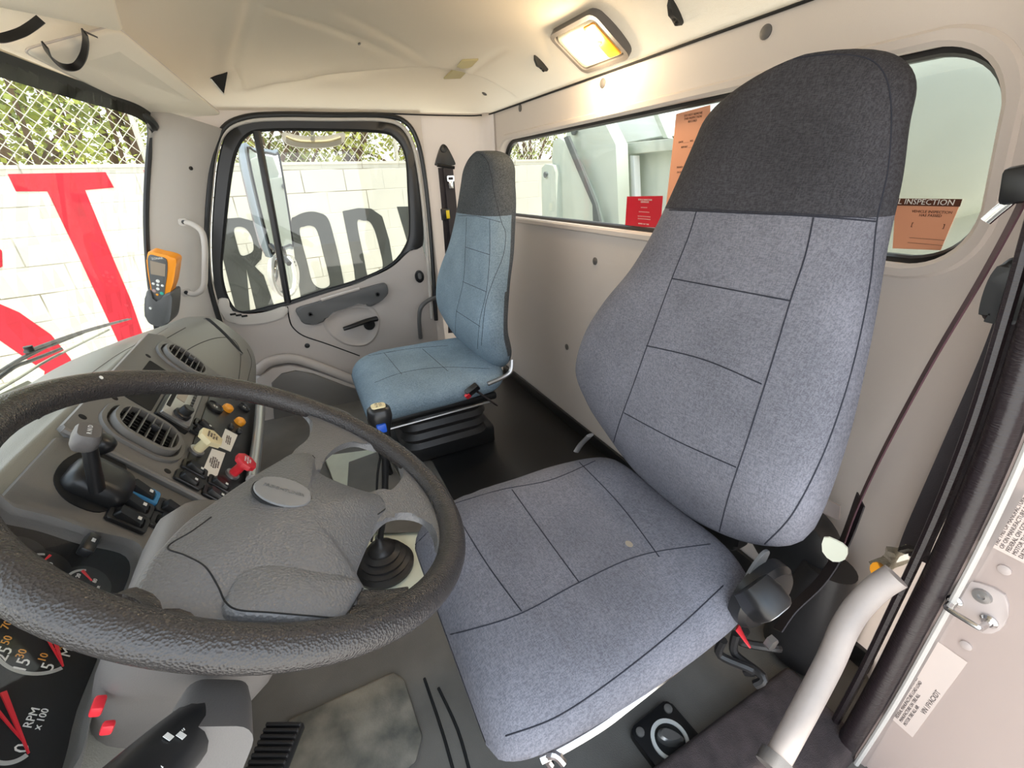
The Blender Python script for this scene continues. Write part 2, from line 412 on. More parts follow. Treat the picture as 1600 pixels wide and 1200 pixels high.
def ceil_z(x, y):
    x0, x1 = -.02, 2.14; yf = yfront(x); u = (2*x-x0-x1)/(x1-x0); v = (2*y-RY-yf)/(yf-RY)
    z = SEAM+.15*max(0, 1-abs(u)**7)**.8*max(0, 1-abs(v)**4.5)**.9
    e = min(1, 6*(1-abs(u)))*min(1, 6*(1-abs(v)))
    if x > 1.5:
        dd = (Vector((x, y))-SA).dot(SN); ex_ = max(0, min(1, ((x-1.5)/.15))); z -= .022*ex_*(1/(1+math.exp(max(-50, min(50, dd/.006)))))*math.exp(-max(0, -dd)/.10)*min(1, max(0, (SB_-y)/.05))*min(1, 10*(1-abs(v)))
    for a, b, wd, am in folds: z += g(x, y, a, b, wd)*am*e
    return z + e*.004*noise.noise(Vector((x*3, y*3, 1)))
bm = bmesh.new(); NX, NY = 230, 150; R = []
for i in range(NX+1):
    x = -.02+2.16*i/NX; yf = yfront(x); row = []
    for j in range(NY+1):
        tt = j/NY; y = RY+(yf-RY)*tt; row.append(bm.verts.new((x, y, ceil_z(x, y))))
    R.append(row)
for a, b in zip(R, R[1:]):
    for j in range(NY): bm.faces.new((a[j], a[j+1], b[j+1], b[j]))
bmesh.ops.solidify(bm, geom=list(bm.faces), thickness=-.02)
struct(link('ceiling', bm, 'headliner'))
# the dark joint between headliner and wall trim
struct(link('trim_1', tube([(.1, RY+.006, SEAM), (2.02, RY+.006, SEAM), (2.09, -.865, SEAM), (2.118, -.80, SEAM), (2.128, -.6, SEAM+.002), (2.14, -.3, SEAM+.01)], .003, 6, 4), 'blackmat'))
# roof skin
bm = rbox(2.34, 1.55, .03, .012, c=(1.07, -.2, .50)); struct(link('roof', bm, 'body'))
# front wall below the windscreen
struct(link('wall_front', rbox(2.1, .03, .44, 0, c=(1.0, .845, -.80)), 'blackmat'))
# windscreen
HD = [(-.05, .485, .235), (.5, .48, .238), (1.0, .462, .24), (1.3, .43, .24), (1.57, .393, .24), (1.85, .345, .24), (2.0, .335, .225)]
BS = [(-.05, .83, -.46), (.5, .82, -.45), (1.0, .80, -.44), (1.4, .76, -.44), (1.65, .64, -.445), (1.85, .585, -.455), (2.0, .545, -.475)]
hd = cr_spline(HD, 8); bs = cr_spline(BS, 8)
def sheet(a, b, n, th, f0=0, f1=1):
    bm = bmesh.new(); R = []
    for k in range(n+1):
        t = f0+(f1-f0)*k/n; R.append([bm.verts.new(p.lerp(q, t)+Vector((0, .025*math.sin(math.pi*t), 0))) for p, q in zip(a, b)])
    for r, s in zip(R, R[1:]):
        for i in range(len(r)-1): bm.faces.new((r[i], r[i+1], s[i+1], s[i]))
    bmesh.ops.solidify(bm, geom=list(bm.faces), thickness=th); return bm
ws = struct(link('window_2', sheet(hd, bs, 12, .004), 'glass'))
link('black_border', sheet(hd, bs, 2, .006, -.02, .038), 'black', ws)
E1 = [hd[-1].lerp(bs[-1], k/20)+Vector((0, .025*math.sin(math.pi*k/20), 0)) for k in range(21)]
link('edge_seal', tube(E1, .009, 8, 1), 'black', ws)
cs = [hd[-1]+Vector((-.16, .035, .004)), hd[-1]+Vector((-.06, .012, .0)), hd[-1]+Vector((-.015, .003, -.02)), E1[1], E1[3], E1[6]]
link('corner_seal', tube(cs, lambda t: .006+.011*math.sin(math.pi*min(1,t*1.25))**2, 8, 6), 'black', ws)
# header strip between screen and headliner
bm = bmesh.new(); A_ = [bm.verts.new(p+Vector((0, .02, -.004))) for p in hd]; B_ = [bm.verts.new(Vector((p.x, yfront(p.x)-.01, SEAM+.004))) for p in hd]
for i in range(len(hd)-1): bm.faces.new((A_[i], A_[i+1], B_[i+1], B_[i]))
bmesh.ops.solidify(bm, geom=list(bm.faces), thickness=-.01); struct(link('trim_2', bm, 'headliner'))
# door opening outline on the passenger side (y, z)
def door_pt(px, py, x=WX): p = AX(px, py, x); return (-p.y, p.z)
OPEN = [(345, 505), (327, 440), (323, 370), (327, 300), (334, 240), (350, 200), (385, 183), (440, 179), (520, 180), (600, 181), (634, 192), (652, 222), (662, 270), (670, 340), (676, 420), (681, 500)]
OP = [door_pt(*p, 2.135) for p in OPEN]
OP = OP+[(OP[-1][0], FL+.03), (-.42, FL+.03), (-.42, -.60)]
MDR = frame((2.135, 0, 0), (0, -1, 0), (0, 0, 1))     # local z points into the cab
opl = [p.to_tuple()[:2] for p in cr_spline([(a, b, 0) for a, b in OP[:16]], 5)] + OP[16:]
# cab side between door opening and headliner
so_ = [(-.33, .285), (.60, .285), (.60, -.99), (-.62, -.99), (-.50, -.45), (-.40, -.1)]
_h2 = opl[:-3]+[(opl[-4][0], FL+.03), (-.42, FL+.03), (-.42, -.60)]
struct(link('door_surround', T(holed(so_, [_h2], .01), MDR), 'trim'))
# A-pillar trim
ap = [Vector(p) for p in (hd[-1]+Vector((-.02, -.004, .028)), E1[5], E1[10], E1[15], E1[20]+Vector((0, 0, -.05)))]
ar = [Vector((2.13, -a, b)) for a, b in (door_pt(352, 203, 2.13), door_pt(330, 270, 2.13), door_pt(322, 350, 2.13), door_pt(326, 440, 2.13), door_pt(345, 520, 2.13))]
A1 = cr_spline(ap, 6); A2 = cr_spline(ar, 6); bm = bmesh.new(); R = []
for p, q in zip(A1, A2):
    row = []
    for k in range(9):
        t = k/8; row.append(bm.verts.new(p.lerp(q, t)+Vector((-.018*math.sin(math.pi*t), -.006*math.sin(math.pi*t), 0))))
    R.append(row)
for r, s in zip(R, R[1:]):
    for i in range(8): bm.faces.new((r[i], r[i+1], s[i+1], s[i]))
bmesh.ops.solidify(bm, geom=list(bm.faces), thickness=.01)
pil = struct(link('pillar_trim', bm, 'pillar')); 
q = AX(298, 263, 2.06); PT = bvh_of(pil)[0]
loc, nor, _, _ = PT.ray_cast(Vector((0, 0, 0)), ray(298, 263))
if loc: link('screw', T(lathe([(.0065, 0), (.0065, .003), (.003, .0035), (.0028, .001)], 16), frame(loc, EZ.cross(nor if nor.x < 0 else -nor), EZ)), 'black', pil)
# joint between pillar trim and headliner
# ------------------------------------------------------------------ passenger door
door = struct(thing('door_1', (2.15, 0, FL)))
GL = [(410, 204), (480, 203), (588, 206), (618, 216), (634, 245), (638, 300), (640, 350), (636, 380), (612, 412), (560, 437), (500, 455), (455, 470), (420, 479), (385, 487), (366, 482), (352, 455), (346, 420), (349, 380), (354, 330), (360, 280), (368, 240), (384, 213)]
gl = [v.to_tuple()[:2] for v in cr_spline([(*door_pt(*p, 2.15), 0) for p in GL], 4, True)]
# upper frame: outer loop follows the opening, then cuts across just under the glass
up_o = [door_pt(*p, 2.15) for p in ((340, 480), (333, 430), (331, 370), (335, 300), (342, 245), (356, 206), (388, 189), (440, 185), (520, 186), (598, 187), (629, 197), (645, 225), (654, 272), (659, 330), (660, 385), (640, 392), (608, 420), (548, 445), (482, 467), (420, 486), (385, 490), (357, 483))]
up_o = [v.to_tuple()[:2] for v in cr_spline([(*p, 0) for p in up_o], 4, True)]
MD2 = frame((2.15, 0, 0), (0, -1, 0), (0, 0, 1))
def dprism(pxs, a, b, bev=.0, n=0, sm=True, x=2.15):
    P = [(*door_pt(*p, x), 0) for p in pxs]
    if sm: P = [v for v in cr_spline(P, 4, True)]
    return T(prism([(p[0], p[1]) for p in P], a, b, bev), frame((2.15, 0, 0), (0, 1, 0), (0, 0, 1)) if False else MDI)
# (0,-1,0)x(0,0,1) = (-1,0,0): local +z points into the cab
MDI = MD2
link('window_frame', T(ringplate(up_o, gl, -.02, .012, .004, 140), MD2), 'black', door)
link('glass', T(prism(gl, -.012, -.008), MD2), 'glass', door)
link('door_seal', tube([MDR @ Vector((a, b, .006)) for a, b in opl[:-3]], .010, 10, 1), 'black', door)
link('opening_edge', tube([MDR @ Vector((a-(a+.15)*.028, b-(b+.2)*.028, .0)) for a, b in opl[:76]], .0085, 8, 1), 'pillar', door)
link('glass_rim', tube([MD2 @ Vector((a, b, .004)) for a, b in gl], .005, 8, 1, True), 'blackmat', door)
link('vent_divider', tube([AX(401, 205, 2.14), AX(415, 280, 2.135), AX(432, 370, 2.135), AX(450, 473, 2.14)], lambda t: (.014, .010), 10, 4, flat=(1, 0, 0)), 'black', door)
# lower door trim
LT = [(345, 505), (338, 468), (352, 466), (358, 488), (384, 492), (420, 485), (456, 475), (500, 461), (560, 443), (612, 419), (640, 388), (660, 384)]
lt = [door_pt(*p, 2.14) for p in LT]+[(.565, -.40), (.57, FL+.04), (-.44, FL+.04), (-.44, -.60)]
bm = T(prism(lt, -.03, .012, .008, 3), MD2); link('door_panel', bm, 'door', door, 40)
def pline(name, pxs, r, mt, x=2.135, sub=6, par=door): return link(name, tube([AX(*p, x) for p in pxs], r, 8, sub), mt, par)
pline('panel_joint', [(449, 479), (452, 498), (458, 512), (475, 525), (510, 537), (562, 556)], .0028, 'blackmat', 2.138)
bm = T(prism([v.to_tuple()[:2] for v in cr_spline([(*door_pt(*p, 2.13), 0) for p in ((340, 470), (356, 468), (362, 488), (386, 493), (418, 487), (446, 479), (448, 492), (420, 503), (380, 507), (352, 500))], 4, True)], .0, .022, .006), MD2); link('corner_cap', bm, 'pillar', door)
for k in range(3):
    a = AX(364+k*9, 491+k*1.4, 2.125); link('cap_slot', rbox(.004, .022, .008, .001, c=a), 'blackmat', door)
pull = link('pull_grip', T(prism([v.to_tuple()[:2] for v in cr_spline([(*door_pt(*p, 2.12), 0) for p in ((463, 483), (490, 474), (540, 459), (585, 446), (602, 443), (606, 452), (604, 462), (584, 477), (574, 478), (566, 472), (540, 481), (513, 490), (506, 502), (488, 507), (474, 505), (467, 495))], 3, True)], .0, .040, .008, 3), MD2), 'door_dark', door)
for p in ((485, 491), (590, 460)): link('screw', T(lathe([(.010, 0), (.010, .003), (.006, .003), (.005, .0)], 16), frame(AX(*p, 2.108), EY, -EZ)), 'black', pull)
pline('grip_slot', [(502, 469), (530, 460), (562, 451)], .007, 'door', 2.11, par=pull)
cup = [(*door_pt(*p, 2.13), 0) for p in ((508, 497), (545, 480), (580, 482), (592, 500), (588, 525), (570, 540), (540, 538), (515, 520))]
cl = [v.to_tuple()[:2] for v in cr_spline(cup, 5, True)]
cx = sum(p[0] for p in cl)/len(cl); cy = sum(p[1] for p in cl)/len(cl)
rings = [[Vector((cx+(p[0]-cx)*s, cy+(p[1]-cy)*s, z)) for p in cl] for s, z in ((1.06, .010), (1.0, .018), (.95, .020), (.86, .012), (.6, .0125), (.2, .0125))]
hc = link('handle_cup', T(loft(rings), MD2), 'door', door, 60)
link('door_handle', tube([AX(537, 514, 2.10), AX(552, 509, 2.095), AX(572, 502, 2.10), AX(588, 498, 2.12)], lambda t: (.012+.006*t, .009+.004*t), 12, 5), 'black', door)
link('handle_socket', T(lathe([(.026, 0), (.026, .006), (.020, .008)], 24), frame(AX(577, 507, 2.125), -EY, EZ)), 'blackmat', door)
link('plug', T(lathe([(.011, 0), (.011, .003), (.004, .004)], 20), frame(AX(480, 540, 2.138), -EY, EZ)), 'black', door)
lk = link('lock_escutcheon', T(prism(oval(.022, .030), .0, .008, .003), frame(AX(655, 432, 2.138), -EY, EZ)), 'black', door)
link('lock_knob', T(prism(rrect(.014, .03, .006), .0, .014, .003), frame(AX(655, 431, 2.130), -EY, EZ)), 'door_dark', lk)
link('pocket_rim', tube([AX(*p, 2.115) for p in ((400, 582), (420, 566), (450, 560), (480, 566), (530, 585), (575, 604))], lambda t: (.020, .022), 12, 6), 'door', door)
pk = [door_pt(*p, 2.12) for p in ((400, 590), (425, 573), (452, 569), (480, 574), (530, 592), (590, 612), (600, 680), (400, 680))]
link('map_pocket', T(prism(pk, 0, .045, .012), MD2), 'door', door)
pk = [door_pt(*p, 2.09) for p in ((424, 600), (440, 585), (462, 580), (490, 585), (540, 604), (590, 618), (590, 680), (430, 680))]
link('pocket_opening', T(prism(pk, .02, .055, .008), MD2), 'panel', door)
hb = tag(link('grab_handle', tube([AX(657, 528, 2.125), AX(655, 500, 2.10), AX(658, 480, 2.09), AX(672, 468, 2.10), AX(688, 464, 2.118)], .0105, 12, 6), 'door_dark'), 'dark grey curved tube handle on the door edge beside the blue seat', 'handle')
# ------------------------------------------------------------------ driver door opening: seal, jamb and striker
def jamb_pt(px, py, y=-.70): return AY(px, py, y)
sl_ = [(.20, -.70, .20), (.185, -.70, .02), (.165, -.70, -.15), (.150, -.70, -.30), (.143, -.70, -.45), (.141, -.70, -.62), (.141, -.70, -.80), (.146, -.70, -1.0), (.15, -.70, -1.12)]
seal = tag(thing('door_seal', (.142, -.70, -1.12)), 'black rubber weather seal running down the open driver door frame', 'seal')
link('bulb', tube(sl_, lambda t: (.016, .020), 14, 8, flat=(0, 1, 0)), 'sealr', seal)
link('inner_lip', tube([(a+.028, b-.004, c) for a, b, c in sl_], .0065, 8, 8), 'sealr', seal)
link('outer_lip', tube([(a-.022, b-.003, c) for a, b, c in sl_], .004, 8, 8), 'pillar', seal)
jb = [(.138, -.705), (.115, -.712), (.10, -.716), (-.03, -.716), (-.10, -.712), (-.14, -.69), (-.17, -.64)]
struct(link('wall_jamb', wallstrip(jb, -1.25, .3), 'body'))
JY = -.716
st = tag(thing('door_striker', AY(1530, 950, JY)), 'chrome striker loop and plate on the pale door jamb', 'striker')
JM = lambda px, py, dy=0: frame(AY(px, py, JY+dy), (-1, 0, 0), (0, 0, 1))
plq = [AY(*p, JY) for p in ((1513, 905), (1572, 928), (1572, 975), (1537, 988), (1480, 945), (1484, 915))]
link('plate', T(prism([v.to_tuple()[:2] for v in cr_spline([(-p.x, p.z, 0) for p in plq], 3, True)], 0, .004, .0015), frame((0, JY, 0), (-1, 0, 0), (0, 0, 1))), 'body', st)
a, b = AY(1492, 938, JY+.004), AY(1546, 970, JY+.004); hgt = Vector((0, .02, 0))
link('loop', tube([a, a+hgt, a+hgt+(b-a)*.12+Vector((0, .004, 0)), a+hgt+(b-a)*.88+Vector((0, .004, 0)), b+hgt, b], .0038, 10, 3), 'chrome', st)
for p in (a, b): link('stud', T(lathe([(.009, 0), (.009, .003), (.006, .006)], 16), frame(p, (-1, 0, 0), EZ)), 'chrome', st)
link('screw', T(lathe([(.010, 0), (.009, .004), (.004, .0045), (.003, .002)], 16), JM(1535, 931, .004)), 'steel', st)
for k, p in enumerate(((1525, 868), (1570, 890), (1460, 980), (1510, 1008))):
    o = tag(link('jamb_plug', T(lathe([(.0065, -.001), (.0065, .002), (.004, .003)], 16), JM(*p)), 'body'), ('small round painted plug on the jamb above the striker, farther from the seal' if k == 1 else 'small round painted plug on the jamb just above the striker near the seal' if k == 0 else 'small round painted plug on the jamb below the striker near the seal' if k == 2 else 'small round painted plug between striker and lower data label'), 'plug', 'plugs on the door jamb')
def label(nm, pts, y, lab, lines, cat='sticker', base='label'):
    """a paper label on the jamb: four pixel corners top-left, top-right, bottom-right, bottom-left (as read)"""
    q = [AY(*p, y) for p in pts]; o_ = q[3]; ex = (q[2]-q[3]); ey = (q[0]-q[3]); W_, H_ = ex.length, ey.length
    F_ = frame(o_, ex, ey); root = link(nm, T(prism([(0, 0), (W_, 0), (W_, H_), (0, H_)], 0, .0006), F_), base)
    tag(root, lab, cat)
    for (fx, fy, s, tx, mt) in lines:
        text(tx, s, F_ @ Vector((W_*fx, H_*fy, 0)), F_.col[0].xyz, F_.col[1].xyz, mt, 'print', root, off=.0009, align='LEFT')
    return root
def filler(n, seed):
    r = random.Random(seed); W_ = 'THIS VEHICLE CONFORMS TO ALL APPLICABLE FEDERAL MOTOR SAFETY STANDARDS IN EFFECT ON DATE OF MANUFACTURE AIR LOAD RATING AXLE TIRE RIM'.split()
    return '\n'.join(' '.join(r.choice(W_) for _ in range(4)) for _ in range(n))
label('data_label', [(1372, 1112), (1443, 1000), (1512, 1035), (1426, 1152)], JY+.0008, 'pale data label with small print below the striker', [(.05, .66, .0058, filler(7, 3), 'ink'), (.30, .12, .0085, 'VIN 1FVACXDT', 'ink')], base='paper')
label('data_label', [(1534, 835), (1592, 745), (1660, 790), (1600, 880)], JY+.0008, 'pale data label of dense print above the striker, cut by the frame', [(.05, .5, .0058, filler(9, 8), 'ink')], base='paper')
# sill and lower frame
sill = link('door_sill', hexa([(.12, -.72, -1.05), (.285, -.72, -1.05), (.26, .3, -1.05), (.05, .3, -1.05)], [(.135, -.72, -.93), (.275, -.72, -.915), (.25, .3, -.915), (.06, .3, -.93)], .012, 3), 'carpet'); struct(sill); sill.name = 'trim_3'
struct(link('trim_4', hexa([(-.16, -.71, -1.3), (.13, -.71, -1.3), (.06, .4, -1.3), (-.16, .4, -1.3)], [(-.16, -.71, -1.04), (.13, -.71, -1.04), (.06, .4, -1.04), (-.16, .4, -1.04)], .01), 'body'))
# ================================================================== OUTSIDE
GZ = -2.15
struct(link('ground', rbox(40, 40, .1, 0, c=(4, 0, GZ-.05)), 'ground'))
WN = Vector((.967, .255, 0)).normalized(); WP = Vector((5.2, 0, 0)); WD = Vector((-WN.y, WN.x, 0))
WZ = .205
WM = frame(WP, -WD, EZ)                 # (-WD) x Z points back to the truck?
if WM.col[2].x > 0: WM = frame(WP, WD, EZ)
def blockwall_mat():
    Mx = mat('whitewashed_block', sc(198, 196, 182), .9, var=.08, vscale=1.2); t = Mx.node_tree; b = t.nodes['Principled BSDF']
    co = t.nodes.new('ShaderNodeTexCoord'); mp = t.nodes.new('ShaderNodeMapping'); mp.inputs['Rotation'].default_value = (math.radians(90), 0, 0)
    br = t.nodes.new('ShaderNodeTexBrick'); br.inputs['Scale'].default_value = 1; br.inputs['Brick Width'].default_value = .42; br.inputs['Row Height'].default_value = .21; br.inputs['Mortar Size'].default_value = .006
    br.inputs['Mortar Smooth'].default_value = .6
    cx_ = t.nodes.new('ShaderNodeSeparateXYZ'); cc = t.nodes.new('ShaderNodeCombineXYZ'); nz = t.nodes.new('ShaderNodeTexNoise'); nz.inputs['Scale'].default_value = 1.6
    t.links.new(co.outputs['Object'], cx_.inputs[0]); t.links.new(cx_.outputs['Y'], cc.inputs[0]); t.links.new(cx_.outputs['Z'], cc.inputs[1]); t.links.new(cc.outputs[0], br.inputs['Vector'])
    t.links.new(co.outputs['Object'], nz.inputs['Vector'])
    src = b.inputs['Base Color'].links[0].from_socket
    mr = t.nodes.new('ShaderNodeMapRange'); mr.inputs[1].default_value = .48; mr.inputs[2].default_value = .62; t.links.new(nz.outputs[0], mr.inputs[0])
    mu = t.nodes.new('ShaderNodeMath'); mu.operation = 'MULTIPLY'; t.links.new(br.outputs['Fac'], mu.inputs[0]); t.links.new(mr.outputs[0], mu.inputs[1])
    mx = t.nodes.new('ShaderNodeMix'); mx.data_type = 'RGBA'; mx.inputs[7].default_value = sc(120, 112, 92)
    t.links.new(mu.outputs[0], mx.inputs[0]); t.links.new(src, mx.inputs[6]); t.links.new(mx.outputs[2], b.inputs['Base Color'])
    bp = t.nodes.new('ShaderNodeBump'); bp.inputs['Strength'].default_value = .5; bp.inputs['Distance'].default_value = .01; bp.invert = True
    t.links.new(br.outputs['Fac'], bp.inputs['Height']); t.links.new(bp.outputs[0], b.inputs['Normal'])
    return Mx
M['block'] = blockwall_mat()
L0, L1 = -9.0, 9.0
wl = [WP+WD*L0, WP+WD*L1]; tk = WN*.15
yard = link('block_wall', hexa([Vector((p.x, p.y, GZ)) for p in (wl[0], wl[1], wl[1]+tk, wl[0]+tk)], [Vector((p.x, p.y, WZ)) for p in (wl[0], wl[1], wl[1]+tk, wl[0]+tk)]), 'block')
tag(yard, 'whitewashed concrete block wall with red and black painted letters', 'wall')
cp = link('coping', hexa([Vector((p.x, p.y, WZ)) for p in (wl[0]-WN*.01, wl[1]-WN*.01, wl[1]+tk, wl[0]+tk)], [Vector((p.x, p.y, WZ+.025)) for p in (wl[0]-WN*.01, wl[1]-WN*.01, wl[1]+tk, wl[0]+tk)]), 'block', yard)
def wl_pt(px, py): return WM.inverted() @ AP(px, py, WP, WN)
def painted(name, px, mt, lab=None, holes=None, sm=False, extra=None):
    P = [wl_pt(*p) for p in px]; P = [(p.x, p.y) for p in P]
    if sm: P = [v.to_tuple()[:2] for v in cr_spline([(*p, 0) for p in P], 5, True)]
    H = []
    for h in holes or []:
        h = [wl_pt(*p) for p in h]; H.append([v.to_tuple()[:2] for v in cr_spline([(p.x, p.y, 0) for p in h], 4, True)])
    if extra: P = P+extra
    bm = holed(P, H, .004); o = link(name, T(bm, WM @ Matrix.Translation((0, 0, .004))), mt, yard)
    if lab: o['label'] = lab
    return o
# red letters seen through the windscreen
painted('painted_letter', [(12, 272), (165, 269), (178, 293), (133, 297), (176, 402), (205, 470), (225, 528), (250, 590), (205, 590), (185, 535), (125, 405), (74, 299), (25, 299)], 'paintred', 'red painted capital T')
painted('painted_letter', [(224, 266), (262, 265), (290, 330), (320, 420), (345, 520), (312, 520), (270, 390), (236, 303)], 'paintred', 'red painted stroke')
painted('painted_letter', [(-60, 440), (0, 475), (30, 488), (80, 523), (110, 560), (150, 640), (60, 640), (70, 580), (0, 532), (-60, 500)], 'paintred', 'red painted stroke')
painted('painted_letter', [(-90, 360), (-20, 370), (3, 392), (4, 416), (-10, 425), (-90, 425)], 'paintred', 'red painted stroke')
# black letters seen through the side window
painted('painted_letter', [(346, 342), (375, 340), (398, 346), (412, 372), (408, 405), (398, 416), (412, 430), (436, 500), (404, 500), (385, 420), (392, 500), (372, 500), (346, 395)], 'paintblk', 'black painted capital R', [[(366, 357), (382, 356), (393, 370), (396, 390), (386, 398), (376, 398), (370, 380)]])
painted('painted_letter', [(455, 352), (462, 338), (480, 331), (497, 332), (512, 341), (522, 372), (533, 420), (540, 470), (528, 500), (490, 505), (476, 490), (466, 440)], 'paintblk', 'black painted capital O', [[(468, 362), (475, 354), (487, 353), (496, 362), (506, 400), (515, 438), (512, 448), (500, 450), (488, 440), (480, 410)]], True)
painted('painted_letter', [(535, 330), (560, 325), (580, 326), (597, 338), (608, 375), (614, 410), (608, 440), (590, 470), (560, 485), (553, 420)], 'paintblk', 'black painted capital D', [[(558, 348), (568, 345), (578, 347), (586, 362), (594, 392), (598, 415), (592, 430), (576, 434), (568, 400)]])
painted('painted_letter', [(620, 323), (660, 322), (674, 360), (690, 480), (660, 480), (640, 390)], 'paintblk', 'black painted stroke')
# chain-link fence on the wall
fn = tag(thing('chain_link_fence', WP+Vector((0, 0, WZ))), 'chain-link fence on posts standing on top of the block wall', 'fence')
vs = []; fs = []
Hf = 2.0; pitch = .092; off = WN*.08
def wire(a, b, r=.0030):
    d = (b-a).normalized(); s = d.cross(WN).normalized()*r; t_ = WN*r; k = len(vs)
    for p in (a, b): vs.extend([p+s, p+t_, p-s, p-t_])
    for i in range(4): j = (i+1) % 4; fs.append((k+i, k+j, k+4+j, k+4+i))
n = int((L1-L0)/pitch)
for i in range(-24, n+1):
    for sg in (1, -1):
        x0 = L0+i*pitch; x1 = x0+Hf*.95
        z0, z1 = (0, Hf) if sg > 0 else (Hf, 0)
        if x0 < L0: tt = (L0-x0)/(x1-x0); z0 = z0+(z1-z0)*tt; x0 = L0
        if x1 > L1: tt = (L1-x0)/(x1-x0); z1 = z0+(z1-z0)*tt; x1 = L1
        P = lambda xx, zz: WP+off+WD*xx+EZ*(WZ+.03+zz)
        wire(P(x0, z0), P(x1, z1))
me = bpy.data.meshes.new('wire_mesh'); me.from_pydata([v-fn.location for v in vs], [], fs); me.materials.append(M['galv'])
wm = bpy.data.objects.new('wire_mesh', me); COL.objects.link(wm); wm.parent = fn
def fpost(px, py):
    p = AP(px, py, WP+off*1.2, WN); q = Vector((p.x, p.y, WZ)); link('fence_post', tube([q, q+EZ*Hf], .022, 10, 1), 'galv', fn)
for p in ((222, 230), (618, 230), (-140, 200), (900, 200), (1200, 200)): fpost(*p)
# trees
def tree(name, base, H, cw, leaf, lab, nl=4200, seed=1, trunk=.13, low=.25, grp='trees behind the wall'):
    r = random.Random(seed); root = tag(thing(name, base), lab, 'tree', grp); base = Vector(base)
    pts = [base+Vector((r.uniform(-.15, .15)*k, r.uniform(-.15, .15)*k, H*.2*k)) for k in range(5)]
    bms = [tube(pts, lambda t: trunk*(1-.75*t), 8, 3)]
    cl = []
    for k in range(26):
        a = r.uniform(0, 6.28); hh = r.uniform(low, 1); rr = cw*math.sin(math.pi*min(.93, max(.2, hh)))*r.uniform(.35, 1)
        c = base+Vector((math.cos(a)*rr, math.sin(a)*rr, H*hh)); cl.append((c, r.uniform(.32, .62)*cw*.75))
        if k % 2 == 0: bms.append(tube([pts[min(4, 1+k//8)], (pts[min(4, 1+k//8)]+c)/2+Vector((0, 0, .1)), c], lambda t: .035*(1-.8*t)+.006, 5, 3))
    link('trunk', join(*bms), 'bark', root)
    V = []; Fc = []
    for k in range(nl):
        c, s = cl[k % len(cl)]; d = Vector((r.gauss(0, 1), r.gauss(0, 1), r.gauss(0, .8))); d = d.normalized()*s*r.uniform(.2, 1)**.5
        p = c+d; L = r.uniform(.05, .11); a = Vector((r.gauss(0, 1), r.gauss(0, 1), r.gauss(0, .6)-.4)).normalized(); b_ = a.cross(Vector((r.gauss(0, 1), r.gauss(0, 1), r.gauss(0, 1)))).normalized()*L*.32
        i = len(V); V.extend([p-a*L*.5, p+b_, p+a*L*.5, p-b_]); Fc.append((i, i+1, i+2, i+3))
    me = bpy.data.meshes.new('crown'); me.from_pydata([v-base for v in V], [], Fc); me.materials.append(M[leaf]); o = bpy.data.objects.new('crown', me); COL.objects.link(o); o.parent = root
def behind(px, py, dist):
    p = AP(px, py, WP+WN*dist, WN); return (p.x, p.y, GZ)
TL = [(-60, 60, 2.0, 'leafa', 'yellow-green tree seen at the left edge of the windscreen'), (40, 60, 2.6, 'leafa', 'yellow-green tree behind the fence over the red letter'), (130, 60, 2.2, 'leafb', 'mid green tree behind the fence left of the leaning post'),
      (225, 60, 2.8, 'leafa', 'yellow-green tree behind the fence beside the windscreen edge'), (330, 60, 2.4, 'leafa', 'tree behind the fence at the front of the side window'), (430, 60, 2.2, 'leafb', 'green tree behind the side window mirror'), (520, 60, 2.9, 'leafa', 'yellow-green tree behind the middle of the side window'), (610, 60, 2.3, 'leafb', 'green tree at the rear of the side window'),
      (740, 60, 2.0, 'leafb', 'tree just left of the passenger headrest, beyond the pillar'), (830, 60, 2.4, 'leafb', 'tree seen through the rear window behind the passenger headrest'), (1060, 100, 3.2, 'leafb', 'thin tree behind the hopper, seen in the rear window')]
for i, (px, py, d, lf, lb) in enumerate(TL):
    b = behind(px, py, d+(i % 2)*2.3); tree('leafy_tree', b, 5.2+.35*(i % 3), 1.25, lf, lb, 4300, i+11, low=.38, trunk=.10)
# passenger side mirrors on the outside
mr = tag(thing('side_mirror', AX(415, 320, 2.62)), 'tall chrome-backed wing mirror outside the passenger window', 'mirror')
def quadplane(px, p0, n): return [AP(*p, p0, n) for p in px]
mn = Vector((-.55, -.80, .0)).normalized(); mp0 = AX(420, 310, 2.55)
Fm = frame(mp0, Vector((0, 0, 1)).cross(mn), EZ); Fi = Fm.inverted()
lp = [Fi @ AP(*p, mp0, mn) for p in ((385, 241), (398, 236), (428, 240), (436, 250), (456, 375), (452, 384), (430, 391), (420, 388))]
lo = [v.to_tuple()[:2] for v in cr_spline([(p.x, p.y, 0) for p in lp], 4, True)]
cxm = sum(p[0] for p in lo)/len(lo); cym = sum(p[1] for p in lo)/len(lo)
sgn = 1 if (Fm.col[2].xyz).dot(mn) > 0 else -1
rg = [[Vector((cxm+(p[0]-cxm)*s, cym+(p[1]-cym)*s, z*sgn)) for p in lo] for s, z in ((.55, -.075), (.85, -.06), (1.03, -.03), (1.06, 0), (1.0, .006), (.95, .003))]
link('housing', T(loft(rg), Fm), 'mshell', mr, 50); link('glass_edge', T(tube([(cxm+(p[0]-cxm)*.98, cym+(p[1]-cym)*.98, .006*sgn) for p in lo], .005, 6, 1, True), Fm), 'black', mr)
link('mirror_glass', T(prism([(cxm+(p[0]-cxm)*.93, cym+(p[1]-cym)*.95) for p in lo], .003*sgn, .0065*sgn), Fm), 'mirror', mr)
link('mount_arm', tube([AX(427, 388, 2.50), AX(424, 384, 2.40), AX(437, 396, 2.32), AX(452, 412, 2.25)], .012, 8, 4), 'black', mr)
m2 = tag(thing('convex_mirror', AX(447, 430, 2.50)), 'round-cornered convex mirror below the tall wing mirror', 'mirror')
